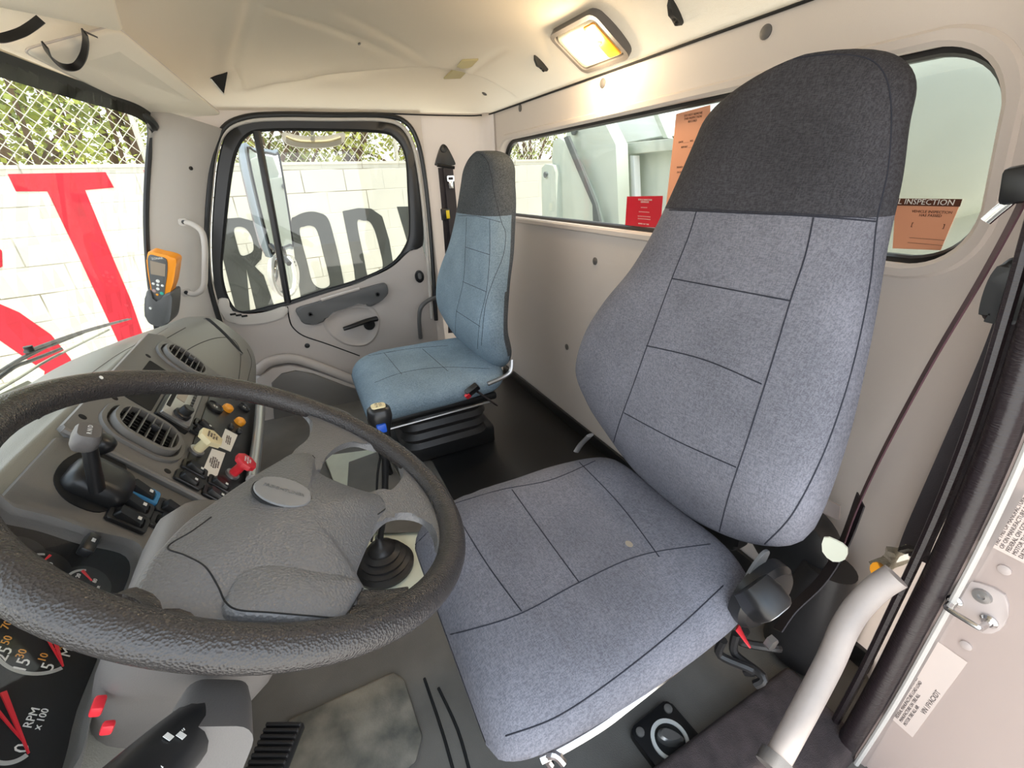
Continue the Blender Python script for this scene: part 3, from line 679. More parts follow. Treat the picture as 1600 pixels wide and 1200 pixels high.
cpt = AX(447, 430, 2.50); Fc_ = frame(cpt, Vector((0, 0, 1)).cross(mn), EZ)
ll = [Fc_.inverted() @ AP(*p, cpt, mn) for p in ((428, 402), (445, 397), (458, 402), (466, 425), (464, 450), (452, 464), (436, 458), (426, 432))]
lo2 = [v.to_tuple()[:2] for v in cr_spline([(p.x, p.y, 0) for p in ll], 4, True)]; c2 = (sum(p[0] for p in lo2)/len(lo2), sum(p[1] for p in lo2)/len(lo2))
link('housing', T(loft([[Vector((c2[0]+(p[0]-c2[0])*s, c2[1]+(p[1]-c2[1])*s, z)) for p in lo2] for s, z in ((.5, -.05), (.9, -.035), (1.05, 0), (1.0, .006), (.92, .004))]), Fc_), 'white', m2, 50)
link('mirror_glass', T(loft([[Vector((c2[0]+(p[0]-c2[0])*s, c2[1]+(p[1]-c2[1])*s, z)) for p in lo2] for s, z in ((.92, .003), (.9, .008), (.6, .015), (.25, .018))]), Fc_), 'mirror', m2, 60)
link('mount_arm', tube([AX(446, 400, 2.5), AX(444, 392, 2.45), AX(440, 386, 2.45)], .008, 8, 3), 'black', m2)
lm = tag(thing('look_down_mirror', AX(488, 218, 2.32)), 'white look-down mirror at the top of the passenger window', 'mirror')
pts = [AX(*p, 2.36) for p in ((442, 208), (470, 213), (510, 213), (536, 208), (535, 224), (510, 231), (470, 231), (446, 224))]
Fl = frame(pts[0], EY, EZ); Li = Fl.inverted(); q2 = [Li @ p for p in pts]
lo3 = [v.to_tuple()[:2] for v in cr_spline([(p.x, p.y, 0) for p in q2], 4, True)]
link('shell', T(prism(lo3, -.03, .01, .006), Fl), 'white', lm); link('mount_bracket', tube([AX(488, 208, 2.34), AX(488, 200, 2.26), AX(488, 192, 2.19)], .008, 8, 3), 'black', lm); link('edge_trim', tube([AX(*p, 2.325) for p in ((447, 214), (470, 221), (510, 221), (533, 215))], .005, 8, 5), 'yellow', lm)
# bonnet and wipers in front of the windscreen
hb_ = link('bonnet', loft([[Vector((x, y, z)) for x, y, z in ((.1, yy, zz), (.6, yy, zz+.03), (1.1, yy, zz+.02), (1.6, yy-.0, zz-.01), (1.95, yy-.0, zz-.05), (2.1, yy-.0, zz-.2), (2.12, yy, -1.0), (.1, yy, -1.0))] for yy, zz in ((.93, -.51), (1.1, -.52), (1.5, -.56), (2.1, -.66))]), 'hood')
tag(hb_, 'greenish grey bonnet beyond the base of the windscreen', 'bonnet')
wp = tag(thing('windscreen_wiper', (1.2, .78, -.42)), 'dark windscreen wiper lying across the lower passenger side glass', 'wiper')
off_ = lambda px, py: AP(px, py, (1.4, .80, -.44), Vector((0, .93, .42)).normalized())
link('arm', tube([off_(-30, 600), off_(40, 556), off_(90, 536), off_(130, 520)], .0045, 8, 4), 'wiper', wp)
link('bridge', tube([off_(40, 550), off_(100, 528), off_(150, 512), off_(200, 499)], .0055, 8, 4), 'wiper', wp)
link('blade', tube([off_(-20, 590), off_(45, 557), off_(100, 530), off_(150, 514), off_(205, 498)], .0035, 8, 4), 'black', wp)
link('pivot', T(lathe([(.011, -.008), (.011, .008)], 12), Matrix.Translation(off_(45, 545))), 'black', wp)
wp = tag(thing('windscreen_wiper', (1.3, .80, -.44)), 'second wiper arm below, nearly parallel, ending at the bonnet', 'wiper')
link('arm', tube([off_(-30, 625), off_(30, 590), off_(80, 560), off_(170, 515)], .0045, 8, 4), 'hood', wp)
link('blade', tube([off_(-30, 612), off_(20, 575), off_(50, 563), off_(95, 545)], .0055, 8, 4), 'wiper', wp)
# the white lift body of the truck behind the cab
Y1 = -1.9
def yp(pxs, y, mt, nm, th=.06, par=None, lab=None, sm=False, bev=.004):
    P = [AY(*p, y) for p in pxs]; P2 = [(-p.x, p.z) for p in P]
    if sm: P2 = [v.to_tuple()[:2] for v in cr_spline([(*p, 0) for p in P2], 4, True)]
    return link(nm, T(prism(P2, -th, 0, bev), frame((0, y, 0), (-1, 0, 0), (0, 0, 1))), mt, par)
tb = tag(thing('refuse_truck_body', (1.6, -2.4, GZ)), 'pale green and white lifting body of the truck behind the rear window', 'truck body')
yp([(960, 232), (1060, 222), (1300, 200), (1300, 560), (955, 560)], -2.3, 'truck', 'side_panel', .8, tb)
yp([(955, 226), (1300, 190), (1300, 212), (958, 243)], -2.2, 'truck', 'top_rail', .08, tb)
yp([(984, 243), (990, 243), (1003, 560), (996, 560)], -2.2, 'truckw', 'rib', .05, tb)
yp([(940, 182), (1018, 166), (1036, 212), (962, 226)], -2.35, 'truckw', 'hopper_lid', .5, tb)
yp([(1012, 160), (1020, 160), (1044, 216), (1036, 216)], -2.3, 'truck', 'lid_stay', .04, tb)
yp([(1052, 180), (1075, 170), (1110, 150), (1300, 110), (1300, 240), (1052, 240)], -2.5, 'truckw', 'tank', .5, tb)
yp([(886, 196), (905, 186), (940, 182), (962, 226), (965, 300), (975, 560), (945, 560), (925, 380), (895, 262), (884, 220)], -2.05, 'truck', 'lift_arm', .10, tb)
yp([(864, 220), (874, 215), (884, 222), (905, 265), (925, 310), (936, 350), (942, 560), (878, 560), (870, 280), (862, 250)], -2.0, 'truck', 'link_plate', .06, tb)
yp([(846, 262), (852, 256), (864, 258), (868, 270), (876, 560), (852, 560), (846, 290)], -1.95, 'truck', 'link_arm', .05, tb)
yp([(880, 215), (887, 212), (908, 262), (930, 318), (940, 360), (938, 560), (934, 560), (926, 320), (900, 262)], -1.96, 'hole', 'dark_strut', .02, tb)
for p, y, r in (((898, 203), -2.04, .035), ((853, 273), -1.94, .022)):
    link('pivot_pin', T(lathe([(r, 0), (r, .012), (r*.6, .014)], 24), frame(AY(*p, y), (-1, 0, 0), EZ)), 'hole', tb)
yp([(1380, 60), (1700, 40), (1700, 700), (1380, 700)], -1.75, 'truck', 'front_panel', .3, tb)
yp([(1380, 120), (1460, 118), (1395, 180), (1380, 190)], -1.70, 'truckw', 'front_flange', .04, tb)
link('rounded_housing', T(lathe([(.26, 0), (.25, .05), (.20, .09), (.1, .11)], 40), frame(AY(1500, 190, -1.75), (-1, 0, 0), EZ)), 'truck', tb, 60)
# ================================================================== SEATS
def interp(tab, z):
    if z <= tab[0][0]: return tab[0][1:]
    for a, b in zip(tab, tab[1:]):
        if z <= b[0]:
            t = (z-a[0])/(b[0]-a[0]); i = tab.index(a); a0 = tab[max(0, i-1)]; b1 = tab[min(len(tab)-1, i+2)]; out = []
            for p0, p1, p2, p3 in zip(a0[1:], a[1:], b[1:], b1[1:]):
                m1 = (p2-p0)/max(1e-6, b[0]-a0[0])*(b[0]-a[0]); m2 = (p3-p1)/max(1e-6, b1[0]-a[0])*(b[0]-a[0])
                out.append((2*t**3-3*t*t+1)*p1+(t**3-2*t*t+t)*m1+(3*t*t-2*t**3)*p2+(t**3-t*t)*m2)
            return tuple(out)
    return tab[-1][1:]
# z, centre x offset, half width, front y, thickness, bolster
BACK = [(-.62, .0, .235, -.575, .10, .006), (-.56, .0, .245, -.555, .12, .008), (-.50, .008, .270, -.535, .135, .014), (-.43, .018, .288, -.525, .14, .022),
        (-.34, .018, .280, -.540, .145, .024), (-.26, .012, .256, -.566, .145, .020), (-.18, .002, .222, -.598, .145, .014), (-.10, .002, .198, -.628, .14, .008), (-.02, .004, .181, -.655, .135, .004),
        (.05, .008, .165, -.678, .125, .001), (.10, .009, .157, -.694, .12, .0), (.152, .009, .148, -.712, .11, .0)]
def sgp(v, p): return math.copysign(abs(v)**p, v)
def make_back(cx, dz, lean=0, dy=0):
    zb, zt, zh, ze = -.62, .143, .068, -.50; zs = [ze-(ze-zb)*math.sin(math.pi/2*k/12) for k in range(12, 0, -1)]+[ze+(zh-ze)*k/56 for k in range(57)]+[zh+(zt-zh)*math.sin(math.pi/2*k/14) for k in range(1, 15)]
    rings = []
    for z in zs:
        ox, hw, fy, th, bo = interp(BACK, z); R = []
        if z > zh: f = min(.9995, (z-zh)/(zt-zh)); s_ = (1-f**2.1)**.42; hw *= s_; th *= .25+.75*s_**.8; ox -= .03*f*f
        if z < ze: f = min(.9995, (ze-z)/(ze-zb)); s_ = (1-f**2.2)**.45; hw *= s_; th *= .3+.7*s_
        for k in range(56):
            a = 2*math.pi*k/56; c, s = math.cos(a), math.sin(a)
            x = hw*sgp(c, .55); y = th/2*sgp(s, .75); xx = abs(x/hw)
            yy = fy-th/2+y
            if s > 0: yy += bo*(xx**3)-.004*xx*xx
            if s < 0: yy += -.01*(1-xx*xx); x *= 1+.10*s
            R.append(Vector((cx+ox+x, yy+dy+lean*(z+.6), z+dz)))
        rings.append(R)
    return loft(rings)
# y, half width, top z, thickness
CUSH = [(-.585, .17, -.615, .05), (-.57, .205, -.600, .09), (-.53, .228, -.592, .12), (-.45, .240, -.590, .125), (-.35, .246, -.592, .125), (-.25, .248, -.592, .125), (-.19, .246, -.594, .125), (-.145, .240, -.602, .122), (-.112, .228, -.618, .11), (-.092, .212, -.640, .08), (-.084, .19, -.664, .035)]
def make_cushion(cx, dz):
    ys = [CUSH[0][0]+(CUSH[-1][0]-CUSH[0][0])*k/60 for k in range(61)]; rings = []
    for y in ys:
        hw, zt, th = interp(CUSH, y); R = []
        for k in range(56):
            a = 2*math.pi*k/56; c, s = math.cos(a), math.sin(a)
            x = hw*sgp(c, .5); z = th/2*sgp(s, .7); xx = abs(x/hw); zz = zt-th/2+z
            if s > 0: zz += -.010*xx**4+.004*noise.noise(Vector((x*9, y*9, cx)))+.0035*noise.noise(Vector((x*14+y*10, y*34-x*6, cx)))*min(1, max(0, (y+.34)/.1))-.007*math.exp(-((x)/.10)**2)
            R.append(Vector((cx+x, y, zz+dz)))
        rings.append(R)
    return loft(rings)
def zone(o, f):
    for p in o.data.polygons:
        if f(p.center+o.matrix_world.translation, p.normal): p.material_index = 1
# ---- driver
DS = tag(thing('driver_seat', (.51, -.38, FL)), 'large grey-blue cloth driver seat with charcoal headrest, in front', 'seat')
db = link('backrest', make_back(.522, 0), ['fab', 'fab_dark'], DS, 60); zone(db, lambda c, n: c.z > -.060 or n.y < -.5)
dc = link('cushion', make_cushion(.51, 0), ['fab', 'fab_dark'], DS, 60)
tb_, tc_ = bvh_of(db, dc)
def seams(tree, par, lst, **k):
    for p in lst: seam('seam', tree, p, par, **k)
seams(tb_, db, [[(1046, 328), (1160, 333), (1270, 338), (1368, 346)], [(1088, 331), (1075, 372), (1050, 435), (1015, 530), (990, 600), (968, 660), (955, 705)],
                [(1271, 340), (1258, 400), (1235, 470), (1205, 570), (1170, 680), (1140, 770), (1124, 830)], [(1050, 435), (1140, 452), (1235, 470)], [(1010, 540), (1100, 562), (1190, 600)], [(975, 645), (1060, 690), (1150, 730)],
                [(1150, 118), (1250, 90), (1330, 86), (1375, 105), (1392, 160), (1388, 260), (1370, 345), (1358, 450), (1330, 580), (1290, 700), (1240, 800), (1195, 850)]])
seam('seam', tb_, [(1046, 325), (1160, 330), (1270, 335), (1368, 342)], db, .0007)
seams(tc_, dc, [[(700, 790), (780, 766), (860, 750), (930, 720)], [(800, 765), (850, 835), (905, 910)], [(705, 790), (760, 880), (815, 955)], [(905, 722), (970, 790), (1030, 870)], [(660, 1000), (730, 985), (815, 958), (905, 910), (1000, 868), (1110, 850)],
                [(640, 860), (700, 800)], [(790, 1150), (870, 1120), (960, 1060), (1060, 980), (1130, 915)]])
hs_ = tc_.ray_cast(Vector((0, 0, 0)), ray(983, 850))
if hs_[0]: st0 = link('stain', T(prism(oval(.008, .006, 14), -.001, .0004), frame(hs_[0], EX, EY)), mat('dried_stain', sc(150, 140, 124), .6), dc); st0['label'] = 'small tan dried stain'
# frame, recline knob, base
def seat_base(par, cx, near):
    link('seat_pan', rbox(.38, .40, .03, .01, c=(cx, -.35, -.725)), 'black', par)
    link('bellows', T(loft([[Vector((cx+p[0]*s, -.36+p[1]*s, z)) for p in rrect(.30, .34, .06)] for z, s in ((-.73, 1), (-.75, .93), (-.77, 1), (-.79, .93), (-.81, 1), (-.83, .93), (-.85, 1), (-.87, .93), (-.89, 1))]), Matrix.Identity(4)), 'rubber', par, 20)
    link('base_plate', rbox(.30, .40, .08, .012, c=(cx+.03, -.36, -.93)), 'black', par)
seat_base(DS, .53, True)
link('recline_bracket', T(prism([v.to_tuple()[:2] for v in cr_spline([(-.03, -.07, 0), (.02, -.07, 0), (.025, 0, 0), (.05, .07, 0), (.02, .08, 0), (-.02, .02, 0)], 4, True)], -.004, .004, .002), frame(AX(1172, 905, .285), (0, -1, 0), EZ) @ Matrix.Scale(.6, 4)), 'door_dark', DS)
kn = link('recline_housing', T(lathe([(.060, 0), (.060, .018), (.052, .026), (.03, .028)], 32), frame(AX(1180, 920, .285), (0, 1, -.2), (0, .2, 1)) @ Matrix.Rotation(math.pi, 4, 'X')), 'black', DS)
kp = AX(1198, 944, .24)
link('recline_lever', T(loft([[Vector((p[0]*s, p[1]*s, z)) for p in rrect(.052, .062, .015)] for z, s in ((-.03, .9), (-.01, 1.05), (.008, 1.0), (.014, .86))]), frame(kp, (0, -.9, .25), (-.45, .2, .85))), 'black', DS, 40)
link('lever_face', T(prism(rrect(.040, .048, .010), .013, .0155, .001), frame(kp, (0, -.9, .25), (-.45, .2, .85))), 'steel', DS)
link('slide_rail', tube([AZ(845, 1185, -.72), AZ(885, 1165, -.71), AZ(940, 1132, -.705), AZ(985, 1098, -.70), AZ(1085, 1020, -.70)], .0075, 10, 5), 'chrome', DS)
link('rail_hook', tube([AZ(860, 1195, -.74), AZ(852, 1182, -.72), AZ(868, 1180, -.71), AZ(880, 1192, -.72)], .006, 8, 4), 'chrome', DS)
link('hinge_bracket', tube([AY(922, 680, -.50), AY(908, 694, -.50), AY(900, 706, -.49)], lambda t: (.010, .004), 8, 4), 'steel', DS)
link('back_shell', T(prism(rrect(.30, .12, .03), 0, .03, .008), frame((.53, -.66, -.62), (-1, 0, 0), EZ)), 'black', DS)
for k, (p, q) in enumerate((((1150, 990), (1180, 1070)), ((1130, 1000), (1165, 1050)), ((1165, 985), (1205, 1010)))):
    a, b = AZ(*p, -.80), AZ(*q, -.86); link('air_hose', tube([a, a.lerp(b, .4)+Vector((.015, .01*k, -.02)), a.lerp(b, .7)+Vector((-.02, -.01, 0)), b], .008, 8, 5), 'rubber', DS)
link('pivot_bolt', T(lathe([(.013, 0), (.013, .012), (.006, .013)], 6), frame(AZ(1200, 1000, -.78), EY, -EZ)), 'steel', DS)
link('red_strap', tube([AZ(1152, 980, -.75), AZ(1172, 1012, -.78)], lambda t: (.007*(1-t)+.002, .002), 6, 3), 'red', DS)
# ---- passenger
PS = tag(thing('passenger_seat', (1.53, -.38, FL)), 'small blue cloth passenger seat far side by the window', 'seat')
PX, PZ = 1.535, -.035
pb = link('backrest', make_back(PX+.03, PZ-.020, .10, .02), ['pfab', 'pfab_dark'], PS, 60); zone(pb, lambda c, n: c.z > -.105 or n.y < -.5)
pc = link('cushion', make_cushion(PX-.01, -.0), ['pfab', 'pfab_dark'], PS, 60)
tpb, tpc = bvh_of(pb, pc)
seams(tpb, pb, [[(716, 337), (745, 338), (782, 347)], [(729, 340), (727, 390), (724, 440), (713, 490), (712, 530)], [(765, 344), (765, 400), (760, 455), (750, 500), (746, 545)], [(727, 386), (765, 398)], [(723, 440), (760, 456)], [(713, 486), (750, 510)]], r=.0008)
seams(tpb, pb, [[(722, 262), (744, 240), (760, 250), (768, 275), (772, 300), (783, 345), (790, 365), (786, 400), (770, 440), (758, 480), (752, 540)]], r=.0009)
seams(tpc, pc, [[(575, 556), (640, 545), (700, 540)], [(600, 551), (628, 585)], [(660, 545), (700, 580)], [(585, 598), (630, 582), (690, 574), (765, 576)]], r=.0008)
seat_base(PS, PX-.01, False)
for s in (-.17, .17): link('leg_tube', tube([(PX+s, -.12, -.71), (PX+s, -.12, -.90), (PX+s, -.13, FL+.005)], .012, 8, 3), 'black', PS)
link('cross_bar', tube([(PX-.25, -.14, -.722), (PX-.25, -.50, -.715)], .004, 8, 1), 'steel', PS)
link('hinge_arm', tube([AX(800, 562, 1.30), AX(798, 580, 1.29), AX(785, 590, 1.29), AX(762, 600, 1.29)], .008, 8, 5), 'steel', PS)
bk = tag(thing('seat_belt_buckle', AX(740, 610, 1.265)), 'black seat belt buckle with pink-red button beside blue seat', 'buckle')
fb_ = frame(AX(738, 609, 1.262), (-.1, -.8, .5), (-.5, .3, .8)); link('housing', T(rbox(.05, .032, .022, .006), fb_), 'black', bk); link('release_button', T(rbox(.018, .026, .010, .002, c=(-.024, 0, .008)), fb_), 'red', bk)
link('stalk', tube([AX(746, 612, 1.265), AX(760, 622, 1.27), AX(775, 632, 1.30)], lambda t: (.011, .004), 8, 4), 'web', bk)
# ================================================================== STEERING WHEEL
WA = .565; WC = Vector((.47, .08, -.285)); WNn = Vector((0, -math.sin(WA), math.cos(WA))); WY = Vector((0, math.cos(WA), math.sin(WA)))
WF = frame(WC, EX, WY)
SW = tag(thing('steering_wheel', WC-WNn*.06), 'large black leather-grain steering wheel with grey four-spoke hub', 'steering wheel')
R0 = .2175
rim = link('rim', T(tube([(R0*math.cos(2*math.pi*k/96), R0*math.sin(2*math.pi*k/96), 0) for k in range(96)], lambda t: (.0162, .0148), 20, 1, True), WF), 'wheel', SW, 60)
link('rim_seam', T(tube([(( R0-.001)*math.cos(2*math.pi*k/96), (R0-.001)*math.sin(2*math.pi*k/96), -.0150) for k in range(96)], .0012, 6, 1, True), WF), 'black', SW)
rh_ = bvh_of(rim)[0].ray_cast(Vector((0, 0, 0)), ray(158, 590))
if rh_[0]: link('scuff_mark', T(prism(oval(.0022, .0018, 10), -.0005, .0006), frame(rh_[0], rh_[1].orthogonal(), rh_[1].cross(rh_[1].orthogonal()))), 'pale', SW)
def wp2(px, py, h=0): v = WF.inverted() @ AP(px, py, WC+WNn*h, WNn); return (v.x, v.y)
def dome(poly, z0, z1, crown, n=7, N=120, shrink=.06):
    L = resample([(*p, 0) for p in poly], N); c = sum(L, Vector())/N; rings = [[Vector((c.x+(p.x-c.x)*.96, c.y+(p.y-c.y)*.96, z0)) for p in L], [Vector((p.x, p.y, z0+.006)) for p in L], [Vector((p.x, p.y, z1-.008)) for p in L]]
    for k in range(1, 5):
        a = math.pi/2*k/4; f = 1-shrink*(1-math.cos(a)); rings.append([Vector((c.x+(p.x-c.x)*f, c.y+(p.y-c.y)*f, z1-.008+.008*math.sin(a))) for p in L])
    base = rings[-1]
    for k in range(1, n):
        f = 1-k/n; rings.append([Vector((c.x+(p.x-c.x)*f, c.y+(p.y-c.y)*f, z1+crown*(1-f*f))) for p in base])
    return loft(rings)
padpx = [(492, 706), (462, 702), (435, 716), (390, 742), (340, 775), (295, 806), (262, 838), (232, 872), (212, 915), (222, 945), (270, 960), (330, 970), (380, 975), (450, 978), (520, 978), (560, 960), (576, 925), (567, 905), (562, 888), (574, 855), (592, 815), (607, 790), (598, 770), (570, 762), (530, 748), (497, 730)]
pad = [v.to_tuple()[:2] for v in cr_spline([(*wp2(*p, .0), 0) for p in padpx], 5, True)]
hub = link('hub_pad', T(dome(pad, -.035, -.002, .016), WF), 'hub', SW, 50)
th_, = bvh_of(hub)
ledge = link('pad_ledge', T(dome([v.to_tuple()[:2] for v in cr_spline([(*wp2(*p, .006), 0) for p in ((374, 882), (392, 873), (440, 873), (500, 886), (556, 902), (570, 910), (555, 940), (540, 962), (500, 966), (420, 962), (366, 956), (352, 940), (362, 905))], 5, True)], -.01, .006, .004, 5, 90, .12), WF), 'hub', SW, 50)
hb2 = bvh_of(hub, ledge)
for nm, pth in (('pad_joint', [(330, 808), (300, 830), (262, 855), (290, 868), (320, 885), (340, 915), (352, 940), (372, 953), (420, 957), (480, 962), (530, 965), (545, 955), (560, 930), (576, 905)]), ('pad_joint', [(458, 704), (480, 706), (492, 716), (497, 728)]), ('pad_joint', [(606, 775), (604, 792), (590, 804)])):
    P = []
    for p in cr_spline([(x, y, 0) for x, y in pth], 8):
        hits = [t.ray_cast(Vector((0, 0, 0)), ray(p.x, p.y)) for t in hb2]; hits = [h for h in hits if h[0]]
        if hits: P.append(min(hits, key=lambda h: h[3])[0])
    if len(P) > 3: link(nm, tube(P, .0007, 6, 1), 'blackmat', SW)
bc = WF @ Vector((wp2(440, 772, .012)[0], wp2(440, 772, .012)[1], .012)); BF = frame(bc, (.95, -.30, 0), WY)
loc, nor, _, _ = th_.ray_cast(Vector((0, 0, 0)), ray(441, 772)); bc = loc+WNn*.0005
BF = frame(bc, Vector((-.25, -.97*math.cos(WA), -.97*math.sin(WA))), Vector((.97, -.25*math.cos(WA), -.25*math.sin(WA))))
bd = link('badge', T(prism(oval(.0275, .0235, 40), -.002, .0035, .0015), BF), 'badge', SW)
link('badge_gap', T(ringplate(oval(.0287, .0247, 40), oval(.0275, .0235, 40), -.002, .0012, 0, 40), BF), 'blackmat', SW)
text('FREIGHTLINER', .0062, BF @ Vector((0, .001, .0036)), BF.col[0].xyz, BF.col[1].xyz, 'hub', 'badge_lettering', bd)
def spoke(pts, w, t, nm='spoke'):
    P = [Vector((*wp2(*p), h)) for *p, h in [(a, b, c) for a, b, c in pts]]
    link(nm, T(tube(P, lambda q: (w(q), t(q)), 16, 6, flat=(0, 0, 1)), WF), 'wheel', SW, 60)
def spoke_plate(px):
    P = [v.to_tuple()[:2] for v in cr_spline([(*wp2(*p), 0) for p in px], 4, True)]
    link('spoke', T(prism(P, -.014, -.003, .006, 4), WF), 'hub', SW, 70)
spoke_plate([(450, 725), (462, 700), (480, 685), (489, 668), (488, 650), (475, 632), (500, 625), (560, 650), (612, 690), (590, 694), (560, 686), (530, 694), (510, 712), (500, 735), (475, 745)])
spoke_plate([(570, 765), (606, 765), (624, 752), (632, 735), (628, 712), (655, 718), (700, 780), (708, 830), (690, 850), (683, 828), (667, 806), (640, 798), (612, 801), (585, 820), (560, 810)])
for a, b in (((560, 935, -.010), (640, 945, 0)), ((520, 965, -.012), (575, 970, -.004)), ((240, 925, -.012), (190, 960, 0)), ((280, 950, -.012), (260, 990, 0))):
    spoke([a, ((a[0]+b[0])/2, (a[1]+b[1])/2, -.008), b], lambda q: .020, lambda q: .010, 'lower_spoke')
link('lower_web', T(prism([wp2(*p) for p in ((225, 940), (320, 965), (430, 975), (540, 970), (600, 930), (640, 918), (640, 935), (560, 985), (450, 1005), (330, 995), (205, 960))], -.014, -.006, .003), WF), 'wheel', SW)
# ---- column cowl, stalk, levers
SH = tag(thing('steering_column', WC-WNn*.45), 'grey plastic steering column cowl under the wheel', 'steering column')
def csec(h, x0, x1, y0, y1, r=.03): return [Vector((p[0]+(x0+x1)/2, p[1]+(y0+y1)/2, h)) for p in rrect(x1-x0, y1-y0, r)]
link('cowl', T(loft([csec(-.040, -.06, .0, -.04, .055), csec(-.046, -.11, .01, -.045, .072), csec(-.065, -.152, .015, -.045, .083), csec(-.10, -.155, .018, -.048, .086), csec(-.15, -.135, .02, -.055, .086), csec(-.22, -.10, .03, -.06, .082), csec(-.32, -.07, .04, -.05, .07)]), WF), 'shroud', SH, 45)
link('shaft', T(tube([(0, .03, -.30), (0, .05, -.62)], .03, 12, 1), WF), 'black', SH)
def wpt(px, py, h): return AP(px, py, WC+WNn*h, WNn)
stb = link('stalk_boot', T(loft([[Vector((p[0]*s, p[1]*s, z)) for p in rrect(.062, .05, .016)] for z, s in ((-.04, .92), (-.005, .80), (.010, .70), (.015, .55))]), frame(wpt(330, 1112, -.085), WY*.9+EX*.1, WNn*.75-WY*.2+EX*.15)), 'shroud', SH, 40)
stl = link('stalk', tube([wpt(338, 1106, -.115), wpt(322, 1120, -.090), wpt(300, 1142, -.078), wpt(268, 1172, -.070), wpt(225, 1215, -.062), wpt(160, 1280, -.054)], lambda t: .0165+.005*t, 16, 6), 'black', SH, 60)
s1, s2 = wpt(285, 1135, -.048), wpt(240, 1190, -.04)
sdr = (wpt(250, 1185, -.066)-wpt(318, 1120, -.08)).normalized()
for (px, py, tx, sz) in ((292, 1148, 'OFF', .0052), (272, 1160, '0', .005), (246, 1188, '\u2013 \u2013 \u2013', .005)):
    tr_, = bvh_of(stl); hit = tr_.ray_cast(Vector((0, 0, 0)), ray(px, py))
    if hit[0]: text(tx, sz, hit[0], sdr.cross(hit[1]), -sdr, 'pale', 'stalk_print', stl, off=.0012)
for (px, py) in ((262, 1147), (282, 1145)):
    tr_, = bvh_of(stl); hit = tr_.ray_cast(Vector((0, 0, 0)), ray(px, py+6))
    if hit[0]: link('stalk_mark', T(rbox(.005, .004, .0004, 0), frame(hit[0]+hit[1]*.0008, sdr.cross(hit[1]), -sdr)), 'pale', stl)
for p, s in (((153, 1103), .020), ((168, 1137), .010)):
    link('red_lever', T(rbox(s*.6, .008, .010, .002), frame(wpt(*p, -.135), EX, WY)), 'red', SH)
# ================================================================== DASHBOARD
DB = tag(thing('dashboard', (1.0, .5, FL)), 'grey moulded dashboard with vents, radio, gauges, switches and pull knobs', 'dashboard')
PO = Vector((0, .27, -.47)); PA = math.radians(56)
PN = Vector((0, -math.sin(PA), math.cos(PA))); PD = Vector((0, -math.cos(PA), -math.sin(PA)))
PF = frame(PO, EX, -PD)                       # local x = across, y = up the panel, z = out of the panel
def pu(px, py, h=0):
    v = PF.inverted() @ AP(px, py, PO+PN*h, PN); return (v.x, v.y)
SECT = {  # x : profile from windscreen base over the top and down the face (y, z)
    .02: [(.83, -.47), (.70, -.41), (.55, -.34), (.46, -.305), (.40, -.30), (.372, -.322), (.27, -.478), (.215, -.565), (.225, -.62), (.34, -.72), (.42, -.97)],
    .70: [(.82, -.47), (.70, -.41), (.55, -.34), (.46, -.305), (.40, -.30), (.372, -.322), (.27, -.478), (.215, -.565), (.225, -.62), (.34, -.72), (.42, -.97)],
    1.25: [(.79, -.46), (.68, -.41), (.55, -.345), (.46, -.315), (.40, -.312), (.365, -.33), (.27, -.478), (.215, -.565), (.225, -.62), (.40, -.74), (.50, -.97)],
    1.45: [(.76, -.455), (.66, -.42), (.55, -.375), (.46, -.345), (.40, -.342), (.350, -.365), (.262, -.49), (.235, -.58), (.26, -.66), (.42, -.78), (.52, -.97)],
    1.70: [(.63, -.455), (.57, -.435), (.51, -.41), (.45, -.385), (.40, -.378), (.335, -.40), (.255, -.50), (.240, -.60), (.27, -.69), (.42, -.80), (.52, -.97)],
    1.88: [(.575, -.47), (.53, -.45), (.49, -.43), (.44, -.41), (.40, -.405), (.325, -.425), (.258, -.52), (.245, -.61), (.285, -.71), (.42, -.82), (.52, -.97)],
    1.96: [(.55, -.50), (.52, -.48), (.48, -.455), (.44, -.44), (.40, -.435), (.335, -.455), (.28, -.54), (.268, -.62), (.31, -.71), (.44, -.82), (.52, -.97)],
    1.985: [(.53, -.53), (.50, -.52), (.47, -.50), (.44, -.49), (.40, -.485), (.36, -.50), (.32, -.56), (.31, -.63), (.35, -.71), (.46, -.82), (.52, -.97)]}
xs_ = sorted(SECT); rings = []
keys = [cr_spline([(0, y, z) for y, z in SECT[x]], 6) for x in xs_]
for i in range(len(xs_)-1):
    n = max(2, int((xs_[i+1]-xs_[i])/.03)); n = max(n, 4)
    for k in range(n):
        t = k/n; p0, p1, p2, p3 = [keys[max(0, min(len(keys)-1, i+d))] for d in (-1, 0, 1, 2)]
        x = xs_[i]+(xs_[i+1]-xs_[i])*t
        rings.append([Vector((x, a.y+(b.y-a.y)*t, a.z+(b.z-a.z)*t)) for a, b in zip(p1, p2)])
rings.append([Vector((xs_[-1], a.y, a.z)) for a in keys[-1]])
for r in rings: r.extend([Vector((r[0].x, .60, -.97))])
body = link('body', loft(rings), 'dash', DB, 50); TB, = bvh_of(body)
def surf_line(nm, path, r, mt, n=10, par=DB): return seam(nm, TB, path, par, r, mt, n)
surf_line('panel_groove', [(268, 590), (276, 565), (296, 545), (330, 530), (358, 528), (372, 540), (376, 560), (372, 600), (366, 640)], .0011, 'blackmat')
surf_line('panel_groove', [(382, 620), (388, 590), (393, 565), (386, 545)], .0010, 'blackmat')
surf_line('top_joint', [(60, 655), (120, 615), (170, 585), (215, 560), (250, 535), (290, 512)], .0010, 'blackmat')
surf_line('top_joint', [(140, 585), (175, 560), (200, 545), (240, 525), (262, 512)], .0010, 'panel')
P = on_surface(TB, [(325, 499), (340, 512), (358, 530), (378, 553)], 8)
